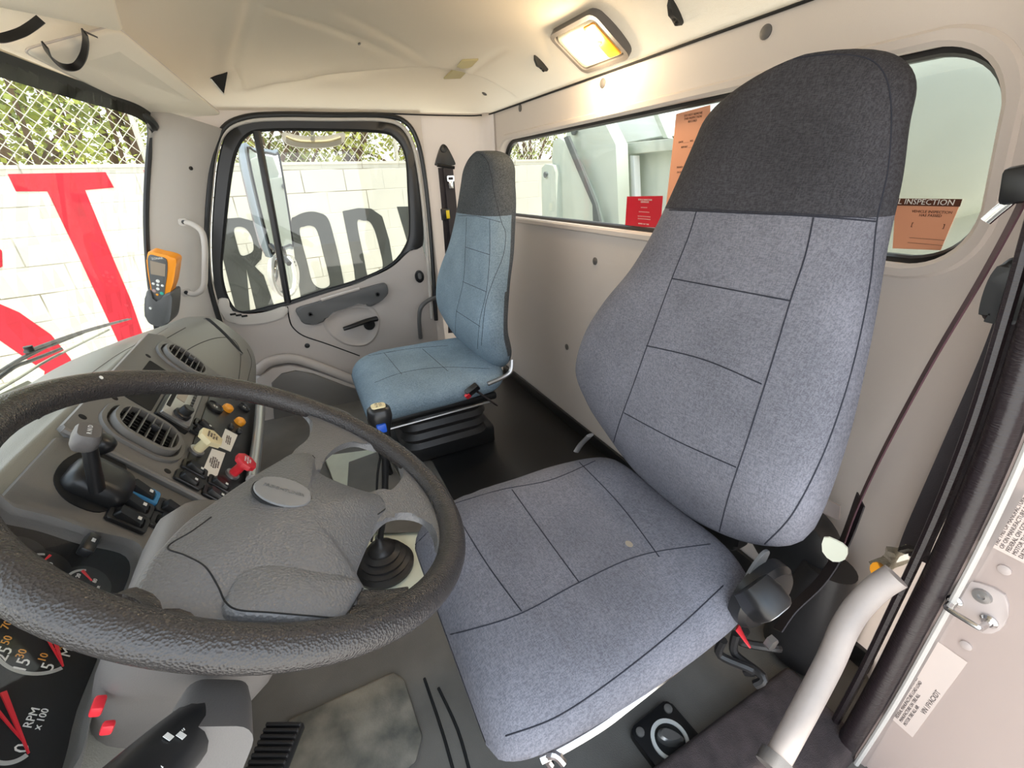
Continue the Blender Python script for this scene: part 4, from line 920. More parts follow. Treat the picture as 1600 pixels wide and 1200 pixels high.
if P: link('side_vent_slot', tube([a for a, b in P], lambda t: (.011, .0045), 12, 1, flat=(.2, -.5, .8)), 'blackmat', DB); link('slot_rim', tube([a-Vector((0, 0, .002)) for a, b in P], lambda t: (.016, .004), 12, 1, flat=(.2, -.5, .8)), 'panel', DB)
def plate(nm, pxs, z0, z1, mt, bev=.003, smooth=0, par=DB):
    P = [pu(*p) for p in pxs] if isinstance(pxs[0][0], int) and pxs[0][0] > 5 else pxs
    if smooth: P = [v.to_tuple()[:2] for v in cr_spline([(*p, 0) for p in P], smooth, True)]
    return link(nm, T(prism(P, z0, z1, bev), PF), mt, par, 40)
# centre plate (across .785-1.34, up the panel .19 .. -.115)
plate('centre_panel', [(.788, .18), (.80, .195), (1.30, .195), (1.345, .17), (1.35, -.10), (1.335, -.115), (.80, -.115), (.788, -.105)], -.02, .010, 'panel', .006)
plate('switch_panel', [(.600, .175), (.612, .19), (.772, .19), (.784, .18), (.784, -.12), (.60, -.12)], -.02, .006, 'panel', .006)
link('panel_ridge', T(tube([(.786, .19, .010), (.786, 0, .012), (.786, -.115, .010)], .005, 8, 4), PF), 'panel', DB)
sub = plate('gauge_panel', [(.815, .008), (.825, .018), (1.32, .018), (1.33, .008), (1.33, -.105), (.815, -.105)], .006, .0135, 'black', .002)
def at_(u, v, z=.010): return frame(PF @ Vector((u, v, z)), EX, -PD)
def vent(u, v, w, h, tilt=0):
    F_ = at_(u, v); r = min(w, h)*.42
    rt = link('air_vent', T(ringplate(rrect(w+.018, h+.018, r+.006, 8), rrect(w, h, r, 8), -.004, .006, .002, 90), F_), 'panel', DB)
    link('vent_recess', T(prism(rrect(w, h, r, 8), -.018, .0008), F_), 'blackmat', rt)
    link('vent_bezel', T(ringplate(rrect(w*.94, h*.94, r*.94, 8), rrect(w*.74, h*.80, r*.72, 8), .001, .016, .004, 90), F_), 'panel', rt)
    n = 7
    for k in range(n):
        yy = (k-(n-1)/2)*h*.8/n; ww = w*.76*math.sqrt(max(.25, 1-(abs(yy)/(h*.43))**3))
        link('vent_slat', T(rbox(ww, .0022, .010, .0006, 1, c=(0, yy, .012)), F_), 'panel', rt)
    for k in range(-3, 4):
        hh = h*.78*math.sqrt(max(.2, 1-(abs(k)*w*.105/(w*.40))**3)); link('vent_vane', T(rbox(.0012, hh, .006, 0, c=(k*w*.105, 0, .004)), F_), 'black', rt)
    link('vent_tab', T(rbox(.006, .014, .012, .002, c=(.0, -h*.04, .018)), F_), 'black', rt)
vent(.886, .098, .102, .122); vent(1.262, .100, .098, .112)
# radio, pocket
link('storage_pocket', T(prism(rrect(.20, .052, .006), -.002, .0108), at_(1.065, .132, 0)), 'blackmat', DB)
ra = link('radio', T(prism(rrect(.20, .066, .004), 0, .012, .002), at_(1.055, .068, .008)), 'black', DB)
link('faceplate', T(prism(rrect(.188, .056, .003), .010, .018, .002), at_(1.055, .068, .008)), 'steel', ra)
link('display', T(prism(rrect(.070, .018, .002), .017, .0188), at_(1.075, .075, .008)), 'lcd', ra)
link('tape_slot', T(prism(rrect(.12, .008, .002), .017, .0187), at_(1.05, .090, .008)), 'blackmat', ra)
link('volume_knob', T(lathe([(.016, 0), (.016, .006), (.012, .008), (.011, .020), (.009, .022)], 24), at_(.985, .062, .026)), 'black', ra)
for k in range(8): link('radio_button', T(rbox(.010, .006, .004, .001, c=(0, 0, .001)), at_(1.03+k*.0145, .052, .026)), 'black', ra)
for u, v in ((.816, .040), (.942, .165), (1.18, .165), (.84, .182)): link('screw', T(lathe([(.006, 0), (.006, .001), (.003, .0015)], 12), at_(u, v, .0095)), 'blackmat', DB)
# rocker switches
def rocker(u, v, surround='black', w=.036, h=.020, z=.0125, lamp=False):
    F_ = at_(u, v, z)
    s = link('rocker_switch', T(ringplate(rrect(h+.012, w+.014, .004), rrect(h, w, .003), -.001, .004, .0012, 48), F_), surround, DB)
    if surround == 'blue': s['label'] = 'bright blue switch surround'
    link('rocker', T(loft([[Vector((p[0]*a, p[1]*b, z_+c*p[1])) for p in rrect(h, w, .004)] for z_, a, b, c in ((-.002, 1, 1, 0), (.004, .98, .98, .08), (.010, .80, .84, .14))]), F_), 'black', s, 40)
    link('rocker_mark', T(rbox(h*.3, .005, .0006, 0, c=(0, -w*.25, .0098-.035*.14*.25*0)), F_), 'pale', s)
for (px, py) in ((318, 667), (310, 677)): u, v = pu(px, py, .012); rocker(u, v, w=.030, h=.014)
for (px, py) in ((303, 734), (293, 751), (342, 758), (335, 775)): u, v = pu(px, py, .012); rocker(u, v, w=.034, h=.017)
for (px, py), c in (((219, 769), 'blue'), ((208, 790), 'black'), ((199, 812), 'black'), ((270, 800), 'black'), ((262, 822), 'black')): u, v = pu(px, py, .008); rocker(u, v, c, w=.040, h=.020, z=.008)
# dials and amber lamps
def dialg(px, py, r, nm='round_gauge'):
    u, v = pu(px, py, .016); F_ = at_(u, v, .0125); g_ = link(nm, T(lathe([(r, 0), (r, .006), (r*.9, .008), (r*.82, .005), (.0005, .005)], 32), F_), 'black', DB)
    text('AIR\nPSI', r*.32, F_ @ Vector((0, 0, .0052)), EX, -PD, 'pale', 'gauge_marking', g_); return g_
dialg(336, 636, .020); dialg(381, 637, .016)
for k, (px, py) in enumerate(((357, 637), (376, 658))):
    u, v = pu(px, py, .02); F_ = at_(u, v, .0125); link('warning_lamp', T(lathe([(.0125, 0), (.0125, .008), (.011, .012), (.006, .015), (.001, .016)], 24), F_), 'amber', DB)
for p in ((360, 668), (372, 675)): u, v = pu(*p, .014); link('toggle', T(rbox(.02, .012, .012, .003), at_(u, v, .016)), 'black', DB)
# yellow and red pull valves
def pull_knob(px, py, mt, txt, lab, sx=1.0):
    u, v = pu(px, py, .014); F_ = at_(u, v, .0125)
    k = link('pull_knob', T(lathe([(.013, 0), (.0125, .003), (.0095, .004), (.0095, .030), (.011, .036)], 20), F_), mt, DB); k['label'] = lab
    link('knob_collar', T(lathe([(.014, 0), (.014, .006), (.009, .007)], 20), F_), 'steel', k)
    poly = [(.024, 0), (.012, .021), (-.012, .021), (-.024, 0), (-.012, -.021), (.012, -.021)] if mt == 'yellow' else [(.022*math.cos(math.radians(22.5+45*i)), .022*math.sin(math.radians(22.5+45*i))) for i in range(8)]
    link('knob_head', T(prism(poly, .034, .044, .002), F_), mt, k)
    text(txt, .0055, F_ @ Vector((0, 0, .0441)), EX, -PD, 'ink' if mt == 'yellow' else 'pale', 'knob_lettering', k)
pull_knob(306, 705, 'yellow', 'PARKING\nBRAKE\nPULL TO\nAPPLY', 'cream yellow diamond-headed pull knob')
pull_knob(362, 742, 'red', 'TRAILER\nAIR SUPPLY\nPUSH', 'red octagonal pull knob')
def plabel(pxs, lines):
    q = [pu(*p, .0138) for p in pxs]; cx_ = sum(p[0] for p in q)/4; cy_ = sum(p[1] for p in q)/4
    o = link('notice_label', T(prism(q, 0, .0008), PF @ Matrix.Translation((0, 0, .0136))), 'label', DB)
    text(lines, .0042, PF @ Vector((cx_, cy_, .0145)), EX, -PD, 'ink', 'label_print', o, sx=.95)
plabel([(352, 670), (371, 680), (360, 706), (341, 698)], 'DO NOT OPERATE\nPTO ABOVE 1000 RPM\nOR WHILE DRIVING')
plabel([(331, 701), (352, 708), (337, 750), (315, 739)], 'CAUTION\nSET PARKING BRAKE\nBEFORE LEAVING CAB\nWARNING: CHECK\nAIR PRESSURE')
# lower grip bar of the centre stack
link('lower_bar', T(tube([(.90, -.105, .028), (1.10, -.107, .030), (1.325, -.105, .028)], lambda t: (.012, .012), 12, 5), PF), 'steel', DB)
# transmission/brake lever in its recess
rc = plate('lever_recess', [(78, 748), (100, 720), (145, 706), (185, 722), (193, 755), (180, 790), (150, 806), (110, 795), (85, 775)], .0, .0075, 'blackmat', .0, 4)
lh = link('lever_housing', T(loft([[Vector((p[0]*s+pu(145, 765)[0], p[1]*s+pu(145, 765)[1], z)) for p in rrect(.070, .080, .02)] for z, s in ((.005, 1), (.02, .98), (.030, .80), (.032, .5))]), PF), 'black', DB, 50)
lo_, hi_ = AP(152, 765, PO+PN*.03, PN), AP(140, 700, PO+PN*.075, PN)
link('brake_lever', tube([lo_, lo_.lerp(hi_, .5), hi_], lambda t: (.013-.002*t, .008), 12, 4), 'black', DB)
kc = AP(135, 683, PO+PN*.085, PN)
kb = link('lever_knob', T(loft([[Vector((p[0]*s, p[1]*s, z)) for p in rrect(.036, .027, .009)] for z, s in ((-.014, .8), (-.006, 1.05), (.006, 1.02), (.012, .85))]), frame(kc, Vector((.9, .1, .2)), Vector((-.2, .8, .6)))), 'shroud', DB, 40)
text('R N D', .007, kc+(frame(kc, Vector((.9, .1, .2)), Vector((-.2, .8, .6))).col[2].xyz)*.012, Vector((.9, .1, .2)), Vector((-.2, .8, .6)), 'pale', 'knob_marking', kb)
link('round_knob', T(lathe([(.006, -.02), (.012, -.012), (.016, 0), (.014, .008), (.008, .012)], 24), frame(AP(160, 693, PO+PN*.055, PN), EX, -PD)), 'black', DB, 60)
# instrument cluster
CO = PO+PN*.012+EX*.5; CAn = PA; CN = Vector((0, -math.sin(CAn), math.cos(CAn))); CU = Vector((0, math.cos(CAn), math.sin(CAn)))
CF = frame(CO, EX, CU)
def cu_(px, py, h=0): v = CF.inverted() @ AP(px, py, CO+CN*h, CN); return (v.x, v.y)
clp = [(-60, 800), (0, 817), (60, 830), (123, 850), (180, 862), (200, 874), (203, 895), (190, 930), (160, 1010), (120, 1110), (80, 1230), (-60, 1260)]
cpoly = [cu_(*p) for p in clp]; cp5 = [v.to_tuple()[:2] for v in cr_spline([(*p, 0) for p in cpoly], 4, True)]
IC = link('instrument_cluster', T(prism(cp5, -.02, .0), CF), 'blackmat', DB)
ccx = sum(p[0] for p in cp5)/len(cp5); ccy = sum(p[1] for p in cp5)/len(cp5)
outer = [(ccx+(p[0]-ccx)*1.10, ccy+(p[1]-ccy)*1.07) for p in cp5]
link('cluster_surround', T(ringplate(outer, cp5, -.03, .022, .006, 100), CF), 'panel', IC, 50)
link('cluster_lens', T(prism(cp5, .012, .0135), CF), 'lens', IC)
def circ3(a, b, c):
    ax, ay = a; bx, by = b; cx_, cy_ = c; d = 2*(ax*(by-cy_)+bx*(cy_-ay)+cx_*(ay-by))
    ux = ((ax*ax+ay*ay)*(by-cy_)+(bx*bx+by*by)*(cy_-ay)+(cx_*cx_+cy_*cy_)*(ay-by))/d; uy = ((ax*ax+ay*ay)*(cx_-bx)+(bx*bx+by*by)*(ax-cx_)+(cx_*cx_+cy_*cy_)*(bx-ax))/d
    return (ux, uy), math.hypot(ax-ux, ay-uy)
def arc(c, r, a0, a1, w, nm, mt='pale', n=40, z=.0012):
    bm = bmesh.new(); R = []
    for k in range(n+1):
        a = a0+(a1-a0)*k/n; R.append((bm.verts.new((c[0]+r*math.cos(a), c[1]+r*math.sin(a), z)), bm.verts.new((c[0]+(r-w)*math.cos(a), c[1]+(r-w)*math.sin(a), z))))
    for p, q in zip(R, R[1:]): bm.faces.new((p[0], q[0], q[1], p[1]))
    bmesh.ops.solidify(bm, geom=list(bm.faces), thickness=.0004); return link(nm, T(bm, CF), mt, IC)
def bigdial(pts, nums, nsub=1, ndl=None, rlim=.075):
    c, r = circ3(*[cu_(*p) for p in pts])
    if r > rlim: 
        a_, b_ = cu_(*pts[0]), cu_(*pts[2]); mx_, my_ = (a_[0]+b_[0])/2, (a_[1]+b_[1])/2; d = (c[0]-mx_, c[1]-my_); L = math.hypot(*d); h = math.hypot(a_[0]-b_[0], a_[1]-b_[1])/2; k = math.sqrt(max(1e-6, rlim**2-h*h)); c = (mx_+d[0]/L*k, my_+d[1]/L*k); r = rlim
    a0 = math.atan2(cu_(*pts[2])[1]-c[1], cu_(*pts[2])[0]-c[0]); 
    return c, r, a0
c, r, a0 = bigdial([(0, 1040), (50, 1057), (97, 1047)], None, rlim=.14)
arc(c, r, a0, a0-math.radians(120), .0035, 'speed_scale')
def ctext(px, py, s, tx, mt, rot=0):
    p = cu_(px, py, .001); ex = Vector((math.cos(rot), math.sin(rot), 0)); ey = Vector((-math.sin(rot), math.cos(rot), 0))
    return text(tx, s, CF @ Vector((p[0], p[1], .001)), (CF.to_3x3() @ ex), (CF.to_3x3() @ ey), mt, 'dial_numeral', IC, depth=.0002)
for (px, py, s, tx, mt) in ((75, 1042, .0085, '5', 'pale'), (34, 1040, .0085, '15', 'pale'), (5, 1022, .0085, '25', 'pale'), (67, 1028, .0055, '10', 'numor'), (33, 1022, .0055, '30', 'numor'), (10, 1001, .0055, '50', 'numor'), (10, 977, .0055, '70', 'numor'),
                            (109, 1009, .0075, 'MPH', 'pale'), (96, 1004, .0050, 'km/h', 'numor'), (49, 1122, .0055, 'RPM', 'pale'), (64, 1124, .0048, 'x 100', 'pale'), (34, 1170, .0085, '0', 'pale')): ctext(px, py, s*1.7, tx, mt, 0)
def needle(a, b, w=.0018, z=.004, mt='red'):
    p, q = cu_(*a, z), cu_(*b, z); d = Vector((q[0]-p[0], q[1]-p[1], 0)); n_ = Vector((-d.y, d.x, 0)).normalized()*w; P = Vector((p[0], p[1], 0)); Q = Vector((q[0], q[1], 0))
    link('needle', T(prism([(v.x, v.y) for v in (P-n_*.25, P+n_*.25, Q+n_, Q-n_)], z, z+.0012), CF), mt, IC)
needle((98, 1042), (80, 985)); needle((98, 1042), (60, 975), .0012, .0025, 'red')
needle((44, 1178), (4, 1082), .0022); needle((34, 1158), (-6, 1110), .0012, .003)
c, r, a0 = bigdial([(5, 1198), (27, 1193), (43, 1183)], None, rlim=.10)
arc(c, r, a0, a0-math.radians(120), .0035, 'tach_scale')
for (px, py, rr, nd) in ((68, 884, .026, ((62, 882), (78, 868))), (134, 908, .026, ((143, 908), (128, 892))), (28, 862, .026, ((28, 862), (20, 850)))):
    c = cu_(px, py+6); link('small_gauge', T(lathe([(rr, 0), (rr, .0008), (.001, .0008)], 32), CF @ Matrix.Translation((c[0], c[1], .0002))), 'black', IC)
    arc(c, rr*.82, math.radians(20), math.radians(160), .0028, 'gauge_scale'); needle(*nd, .0014)
ctext(77, 884, .006, '100', 'pale'); ctext(148, 908, .006, '80', 'pale'); ctext(122, 900, .006, '20', 'pale'); ctext(153, 919, .004, 'AIR', 'pale')
link('cluster_catch', T(rbox(.030, .014, .012, .003), CF @ Matrix.Translation((*cu_(137, 853, .02), .022))), 'black', IC)
text('IIII', .006, CF @ Vector((*cu_(148, 843, .03), .0285)), EX, CU, 'pale', 'catch_print', IC)
# ================================================================== SMALLER THINGS
# scan tool in its holder on the pillar
sc_c = AX(252, 435, 1.90); SF = frame(sc_c, Vector((-.25, -.94, 0)).normalized()*1.0, Vector((-.12, .06, 1)))
if SF.col[2].x > 0: SF = frame(sc_c, Vector((.25, .94, 0)), Vector((-.12, .06, 1)))
tl = tag(thing('diagnostic_tester', AX(250, 500, 1.90)), 'orange handheld tester with screen and keys in dark cradle on pillar', 'tester')
def spx(px, py): v = SF.inverted() @ AP(px, py, sc_c, SF.col[2].xyz); return (v.x, v.y)
mirr = 1 if spx(270, 435)[0] > spx(240, 435)[0] else -1
shell = [spx(*p) for p in ((233, 393), (252, 395), (276, 402), (277, 415), (273, 440), (268, 456), (266, 480), (240, 480), (238, 450), (233, 420))]
link('case', T(prism([v.to_tuple()[:2] for v in cr_spline([(*p, 0) for p in shell], 4, True)], -.03, .012, .006), SF), 'orange', tl)
face = [spx(*p) for p in ((235, 398), (250, 399), (263, 404), (264, 425), (261, 445), (257, 470), (243, 472), (240, 450), (236, 425))]
link('face', T(prism([v.to_tuple()[:2] for v in cr_spline([(*p, 0) for p in face], 4, True)], .010, .0145, .001), SF), 'door_dark', tl)
link('screen', T(prism([spx(*p) for p in ((238, 405), (262, 411), (261, 430), (239, 426))], .0135, .0155), SF), 'lcd', tl)
text('EXMAR' if False else 'ZONAR', .010, SF @ Vector((*spx(249, 402), .0146)), SF.col[0].xyz, SF.col[1].xyz, 'pale', 'brand_lettering', tl)
for (px, py, mt, s) in ((250, 437, 'pale', .006), (243, 441, 'pale', .0045), (257, 444, 'pale', .0045), (250, 449, 'pale', .005), (250, 443, 'pale', .0045), (244, 452, 'inklt', .006), (256, 456, 'teal', .006), (249, 458, 'amber', .004)):
    link('key', T(lathe([(s, 0), (s, .0015), (s*.6, .002)], 10), SF @ Matrix.Translation((*spx(px, py), .0145))), mt, tl)
crd = [spx(*p) for p in ((232, 455), (240, 452), (244, 466), (252, 470), (260, 458), (272, 456), (272, 480), (268, 500), (258, 506), (240, 504), (231, 490))]
link('cradle', T(prism([v.to_tuple()[:2] for v in cr_spline([(*p, 0) for p in crd], 4, True)], -.05, .022, .006), SF), 'door_dark', tl)
link('status_light', T(lathe([(.005, 0), (.004, .002)], 12), SF @ Matrix.Translation((*spx(240, 478), .022))), 'pale', tl)
gh = tag(thing('grab_handle', AX(300, 455, 2.10)), 'grey moulded grab handle screwed to the windscreen pillar', 'handle')
gx = 2.05
link('grip', tube([AX(286, 347, gx), AX(300, 350, gx-.015), AX(315, 362, gx-.025), AX(320, 385, gx-.03), AX(320, 420, gx-.03), AX(318, 448, gx-.025), AX(306, 459, gx-.015), AX(292, 457, gx)], lambda t: .0105, 12, 6), 'pillar', gh)
for p in ((287, 347), (291, 457)):
    link('mount_foot', T(prism(rrect(.03, .026, .008), -.006, .012, .003), frame(AX(*p, gx+.004), EY*-1, EZ)), 'pillar', gh); link('screw', T(lathe([(.007, 0), (.007, .003), (.003, .0035)], 14), frame(AX(*p, gx-.010), -EY, EZ)), 'black', gh)
def ceil_hit(px, py):
    d = ray(px, py); lo, hi = .3, 3.0
    t = .3
    while t < 3.2:
        p = d*t
        if p.y < RY or p.x > 2.14 or p.z > ceil_z(p.x, max(RY, p.y)): break
        t += .004
    p = d*t; e = .01
    n = Vector((-(ceil_z(p.x+e, p.y)-ceil_z(p.x-e, p.y))/(2*e), -(ceil_z(p.x, p.y+e)-ceil_z(p.x, p.y-e))/(2*e), 1)).normalized()
    return p, -n
# sun visors
def visor(nm, cor, z, lab, th=.022):
    q = [ceil_hit(*p)[0]*dz for *p, dz in cor]; n = (q[1]-q[0]).cross(q[3]-q[0]).normalized(); n = n if n.z > 0 else -n
    c = sum(q, Vector())/4; L = []
    for i in range(4):
        a, b, d = q[i], q[(i-1) % 4], q[(i+1) % 4]; e1 = (b-a).normalized(); e2 = (d-a).normalized(); r = .03
        for k in range(6):
            t = k/5; L.append((a+e1*r)*(1-t)**2+a*2*t*(1-t)+(a+e2*r)*t*t)
    rg = [[c+(p-c)*s+n*z_ for p in L] for z_, s in ((-.0, .94), (.003, .985), (.009, 1.0), (.014, .985), (.017, .94))]
    o = link(nm, loft(rg), 'headliner', None, 60); tag(o, lab, 'sun visor'); link('visor_piping', tube([c+(p-c)*1.001+n*.009 for p in L], .0022, 6, 1, True), 'trim', o); return o
v1 = visor('sun_visor', [(186, 44, .955), (350, 181, .965), (245, 187, .965), (40, 84, .955)], .30, 'long tan passenger sun visor folded up above the windscreen')
v2 = visor('sun_visor', [(-220, -60, .93), (172, -40, .93), (197, 52, .93), (-220, -30, .93)], .275, 'tan driver sun visor at the top left corner of the frame')
# black strap loops behind the visor
for k, (pth, lb) in enumerate(((( (-25, 55), (0, 60), (30, 52), (48, 42), (64, 30)), 'black strap loop hanging at the far left of the visors'), (((70, 70), (78, 88), (98, 104), (118, 104), (130, 88), (134, 66), (132, 50)), 'black strap loop hanging below the driver visor corner'))):
    pp = [ceil_hit(x, y)[0]*.92 for x, y in pth]; o = link('strap_loop', strap(pp, (0, .4, 1), .014, .003), 'black'); tag(o, lb, 'strap')
o = link('strap_end', prism([(0, 0), (.012, .002), (.055, -.012)], 0, .003), 'black'); o.location = ceil_hit(140, 54)[0]*.92; tag(o, 'pointed black strap end sticking out beside the visor corner', 'strap')
# dome lamp, hooks, roof pad, caps
q = [ceil_hit(*p)[0] for p in ((886, 42), (954, 10), (972, 74), (894, 108))]; c0 = sum(q, Vector())/4
nn = (q[1]-q[0]).cross(q[3]-q[0]).normalized(); nn = nn if nn.z < 0 else -nn
DF = frame(c0+nn*.006, (q[1]-q[0])+(q[2]-q[3]), (q[0]-q[3])+(q[1]-q[2]))
dsgn = 1 if DF.col[2].xyz.dot(nn) > 0 else -1
w_, h_ = ((q[1]-q[0]).length+(q[2]-q[3]).length)/2, ((q[0]-q[3]).length+(q[1]-q[2]).length)/2
dl = tag(thing('dome_lamp', c0), 'rectangular dome lamp with a glowing amber bulb above rear window', 'lamp')
link('bezel', T(ringplate(rrect(w_*1.0, h_*1.0, .022), rrect(w_*.89, h_*.84, .015), -.012*dsgn, .014*dsgn, .0, 80), DF), 'shroud', dl, 50)
link('base', T(prism(rrect(w_*.9, h_*.84, .015), -.01*dsgn, -.004*dsgn), DF), 'white', dl)
link('lens', T(loft([[Vector((p[0]*s, p[1]*s, z*dsgn)) for p in rrect(w_*.85, h_*.79, .015)] for z, s in ((-.003, 1), (.008, 1), (.014, .92), (.016, .6))]), DF), 'lamplens', dl, 50)
link('bulb_glow', T(loft([[Vector((w_*.30+p[0]*s, p[1]*s, z*dsgn)) for p in rrect(w_*.24, h_*.72, .008)] for z, s in ((.0135, 1), (.0165, .95), (.018, .7))]), DF), 'amber', dl)  # amber strip puts the bulb's glow into the lens colour
link('bulb', T(loft([[Vector((w_*.24+p[0]*s, p[1]*s, z*dsgn)) for p in oval(.014, .006, 16)] for z, s in ((.016, 1), (.0195, .9), (.021, .5))]), DF), 'lampglow', dl)
ld = bpy.data.lights.new('dome_bulb', 'POINT'); ld.energy = 1.6; ld.color = (1.0, .78, .5); ld.shadow_soft_size = .03; lo2_ = bpy.data.objects.new('dome_bulb', ld); COL.objects.link(lo2_); lo2_.location = c0+nn*.06
def hook(px, py, lab):
    p, n = ceil_hit(px, py); F_ = frame(p+n*.001, EZ.cross(n), EZ); 
    h = tag(thing('coat_hook', p), lab, 'hook', None); F_ = frame(p+n*.002, Vector((1, 0, 0)), n.cross(Vector((1, 0, 0))))
    s = 1 if F_.col[2].xyz.dot(n) > 0 else -1
    dn = (Vector((.12, 0, -1))-n*Vector((.12, 0, -1)).dot(n)).normalized(); sd_ = dn.cross(n)
    HK = frame(p, sd_, dn); k_ = 1 if HK.col[2].xyz.dot(n) > 0 else -1
    link('hook_body', T(loft([[Vector((q_[0], yy_, q_[1]*k_)) for q_ in ((-w__, 0), (-w__*.8, t__), (w__*.8, t__), (w__, 0))] for yy_, w__, t__ in ((-.030, .003, .004), (-.022, .006, .012), (-.004, .008, .018), (.010, .009, .014), (.028, .0095, .012), (.033, .008, .008))]), HK), 'black', h, 50)
    for zz in (.010, .022): link('screw', T(lathe([(.0042, 0), (.0042, .0015*k_), (.001, .002*k_)], 12), HK @ Matrix.Translation((0, zz, .0135*k_))), 'blackmat', h)
hook(845, 96, 'black coat hook left of the dome lamp'); hook(1056, 14, 'black coat hook at the top edge, right of the dome lamp')
q = [ceil_hit(*p) for p in ((693, 121), (722, 92), (748, 91), (720, 120))]
o = link('roof_pad', hexa([p[0]+p[1]*.0 for p in q], [p[0]+p[1]*.007 for p in q], .002), mat('pad_olive', sc(190, 176, 132), .7)); tag(o, 'small olive plastic pad on the headliner corner', 'pad')
p, n = ceil_hit(342, 127); tri = [ceil_hit(*a)[0]+n*.004 for a in ((328, 121), (355, 112), (349, 146))]
o = link('headliner_gap', hexa([a-n*.01 for a in tri], tri), 'blackmat'); tag(o, 'dark triangular gap in the headliner beside the visor', 'gap'); link('gap_edge', tube([tri[0], tri[2]], .003, 6, 1), 'white', o)
p, n = ceil_hit(561, 67); o = link('headliner_tear', T(prism(oval(.010, .004, 12), 0, .003), frame(p+n*.001, EX, n.cross(EX))), 'shroud'); tag(o, 'tiny torn nick in the ceiling headliner', 'tear')
for (px, py, lb) in ((1197, 50, 'large round plug above the rear window, over the driver headrest'), (942, 130, 'round plug above the middle of the rear window'), (813, 169, 'round plug above the left end of the rear window'), (930, 408, 'round plug on the rear wall under the red sticker'), (886, 542, 'low round plug on the rear wall beside driver backrest')):
    p = AY(px, py, RY+.0); o = link('wall_plug', T(lathe([(.0125, 0), (.0125, .002), (.009, .004), (.001, .0045)], 20), frame(p, (-1, 0, 0), EZ)), 'shroud'); tag(o, lb, 'plug', 'rear wall plugs')
p, n = ceil_hit(757, 146); o = link('wall_plug', T(lathe([(.011, 0), (.011, .002), (.008, .004), (.001, .0045)], 20), frame(p, EX, n.cross(EX))), 'shroud'); tag(o, 'round plug on the headliner slope near the passenger corner', 'plug', 'rear wall plugs')
# window stickers
def wstick(pxs, y, mt, lab):
    q = [AY(*p, y) for p in pxs]; P = [(-p.x, p.z) for p in q]; o = link('window_sticker', T(prism(P, 0, .0008), frame((0, y, 0), (-1, 0, 0), EZ)), mt); tag(o, lab, 'sticker'); return o
SY = RY-.038
def st_text(o, px, py, s, tx, mt, al='CENTER', sx=1): text(tx, s, AY(px, py, SY), (-1, 0, 0), EZ, mt, 'print', o, off=.0012, align=al, sx=sx)
o = wstick([(980, 307), (1036, 306), (1032, 356), (977, 353)], SY, 'stk_red', 'small red inspection sticker low on the rear window')
st_text(o, 1008, 314, .006, 'VEHICLE INSPECTION\nCERTIFICATE', 'pale'); 
for r_, (yy, nn_) in enumerate(((324, 6), (331, 10), (338, 12), (342, 12))):
    text('\u25cf '*nn_ if False else 'o '*nn_, .0055, AY(1007, yy, SY), (-1, 0, 0), EZ, 'pale', 'print', o, off=.0012)
st_text(o, 1006, 350, .005, 'MONTH  DAY  YEAR', 'pale')
o = wstick([(1057, 178), (1110, 164), (1110, 345), (1040, 330)], SY, 'stk_or', 'tall orange paper notice on the rear window behind driver headrest')
st_text(o, 1083, 184, .007, 'DO NOT REMOVE\nTHIS INSPECTION\nRECORD', 'stk_brn'); st_text(o, 1075, 225, .006, 'DATE ______  NO. ____\n\nREPORT ______', 'stk_brn'); st_text(o, 1068, 265, .006, 'SIGNED ________\n\nDATE ________', 'stk_brn')
o = wstick([(1400, 310), (1504, 311), (1470, 391), (1395, 388)], SY, 'stk_or', 'orange annual inspection sticker right of the driver headrest')
bnd = [AY(*p, SY+.0009) for p in ((1400, 310), (1504, 311), (1500, 323), (1399, 321))]; link('heading_band', T(prism([(-p.x, p.z) for p in bnd], 0, .0004), frame((0, SY+.0009, 0), (-1, 0, 0), EZ)), 'stk_brn', o)
text('ANNUAL INSPECTION', .0118, AY(1492, 317, SY+.0014), (-1, 0, 0), EZ, 'label', 'heading', o, off=.0003, align='RIGHT')
st_text(o, 1455, 334, .0055, 'VEHICLE INSPECTION\nHAS PASSED', 'stk_brn'); st_text(o, 1450, 352, .008, '[                  ]', 'stk_brn'); st_text(o, 1448, 374, .008, '____________\n____________', 'stk_brn')
# seat belts
pbx = 2.10
b1 = tag(thing('seat_belt', AX(693, 235, 2.11)), 'passenger seat belt hanging from a black anchor on the far pillar', 'seat belt')
bp_ = lambda px, py, x=2.115: AX(px, py, x)
link('anchor_plate', T(prism([v.to_tuple()[:2] for v in cr_spline([(0, .045, 0), (.018, .03, 0), (.045, -.025, 0), (.04, -.04, 0), (-.04, -.04, 0), (-.045, -.025, 0), (-.018, .03, 0)], 4, True)], 0, .008, .003), frame(AX(694, 243, 2.12), -EY, EZ)), 'black', b1)
link('anchor_bolt', T(lathe([(.014, 0), (.014, .006), (.007, .008)], 20), frame(AX(693, 233, 2.112), -EY, EZ)), 'black', b1)
link('guide_bar', tube([bp_(683, 258, 2.10), bp_(710, 262, 2.10)], .007, 8, 1), 'black', b1)
link('webbing', strap([bp_(700, 262, 2.10), bp_(705, 310, 2.10), bp_(710, 360, 2.08), bp_(716, 410, 2.05), bp_(718, 470, 2.02)], EY, .046, .002), 'web', b1)
link('rear_webbing', strap([bp_(691, 262, 2.112), bp_(697, 330, 2.112), bp_(705, 450, 2.112), bp_(706, 520, 2.112)], EY, .040, .002), 'web', b1)
link('latch_tongue', T(join(ringplate(rrect(.034, .024, .004), rrect(.022, .010, .003), 0, .003, 0, 40), rbox(.020, .030, .003, .001, c=(0, -.026, .0015))), frame(AX(704, 279, 2.085), -EY, EZ)), 'chrome', b1)
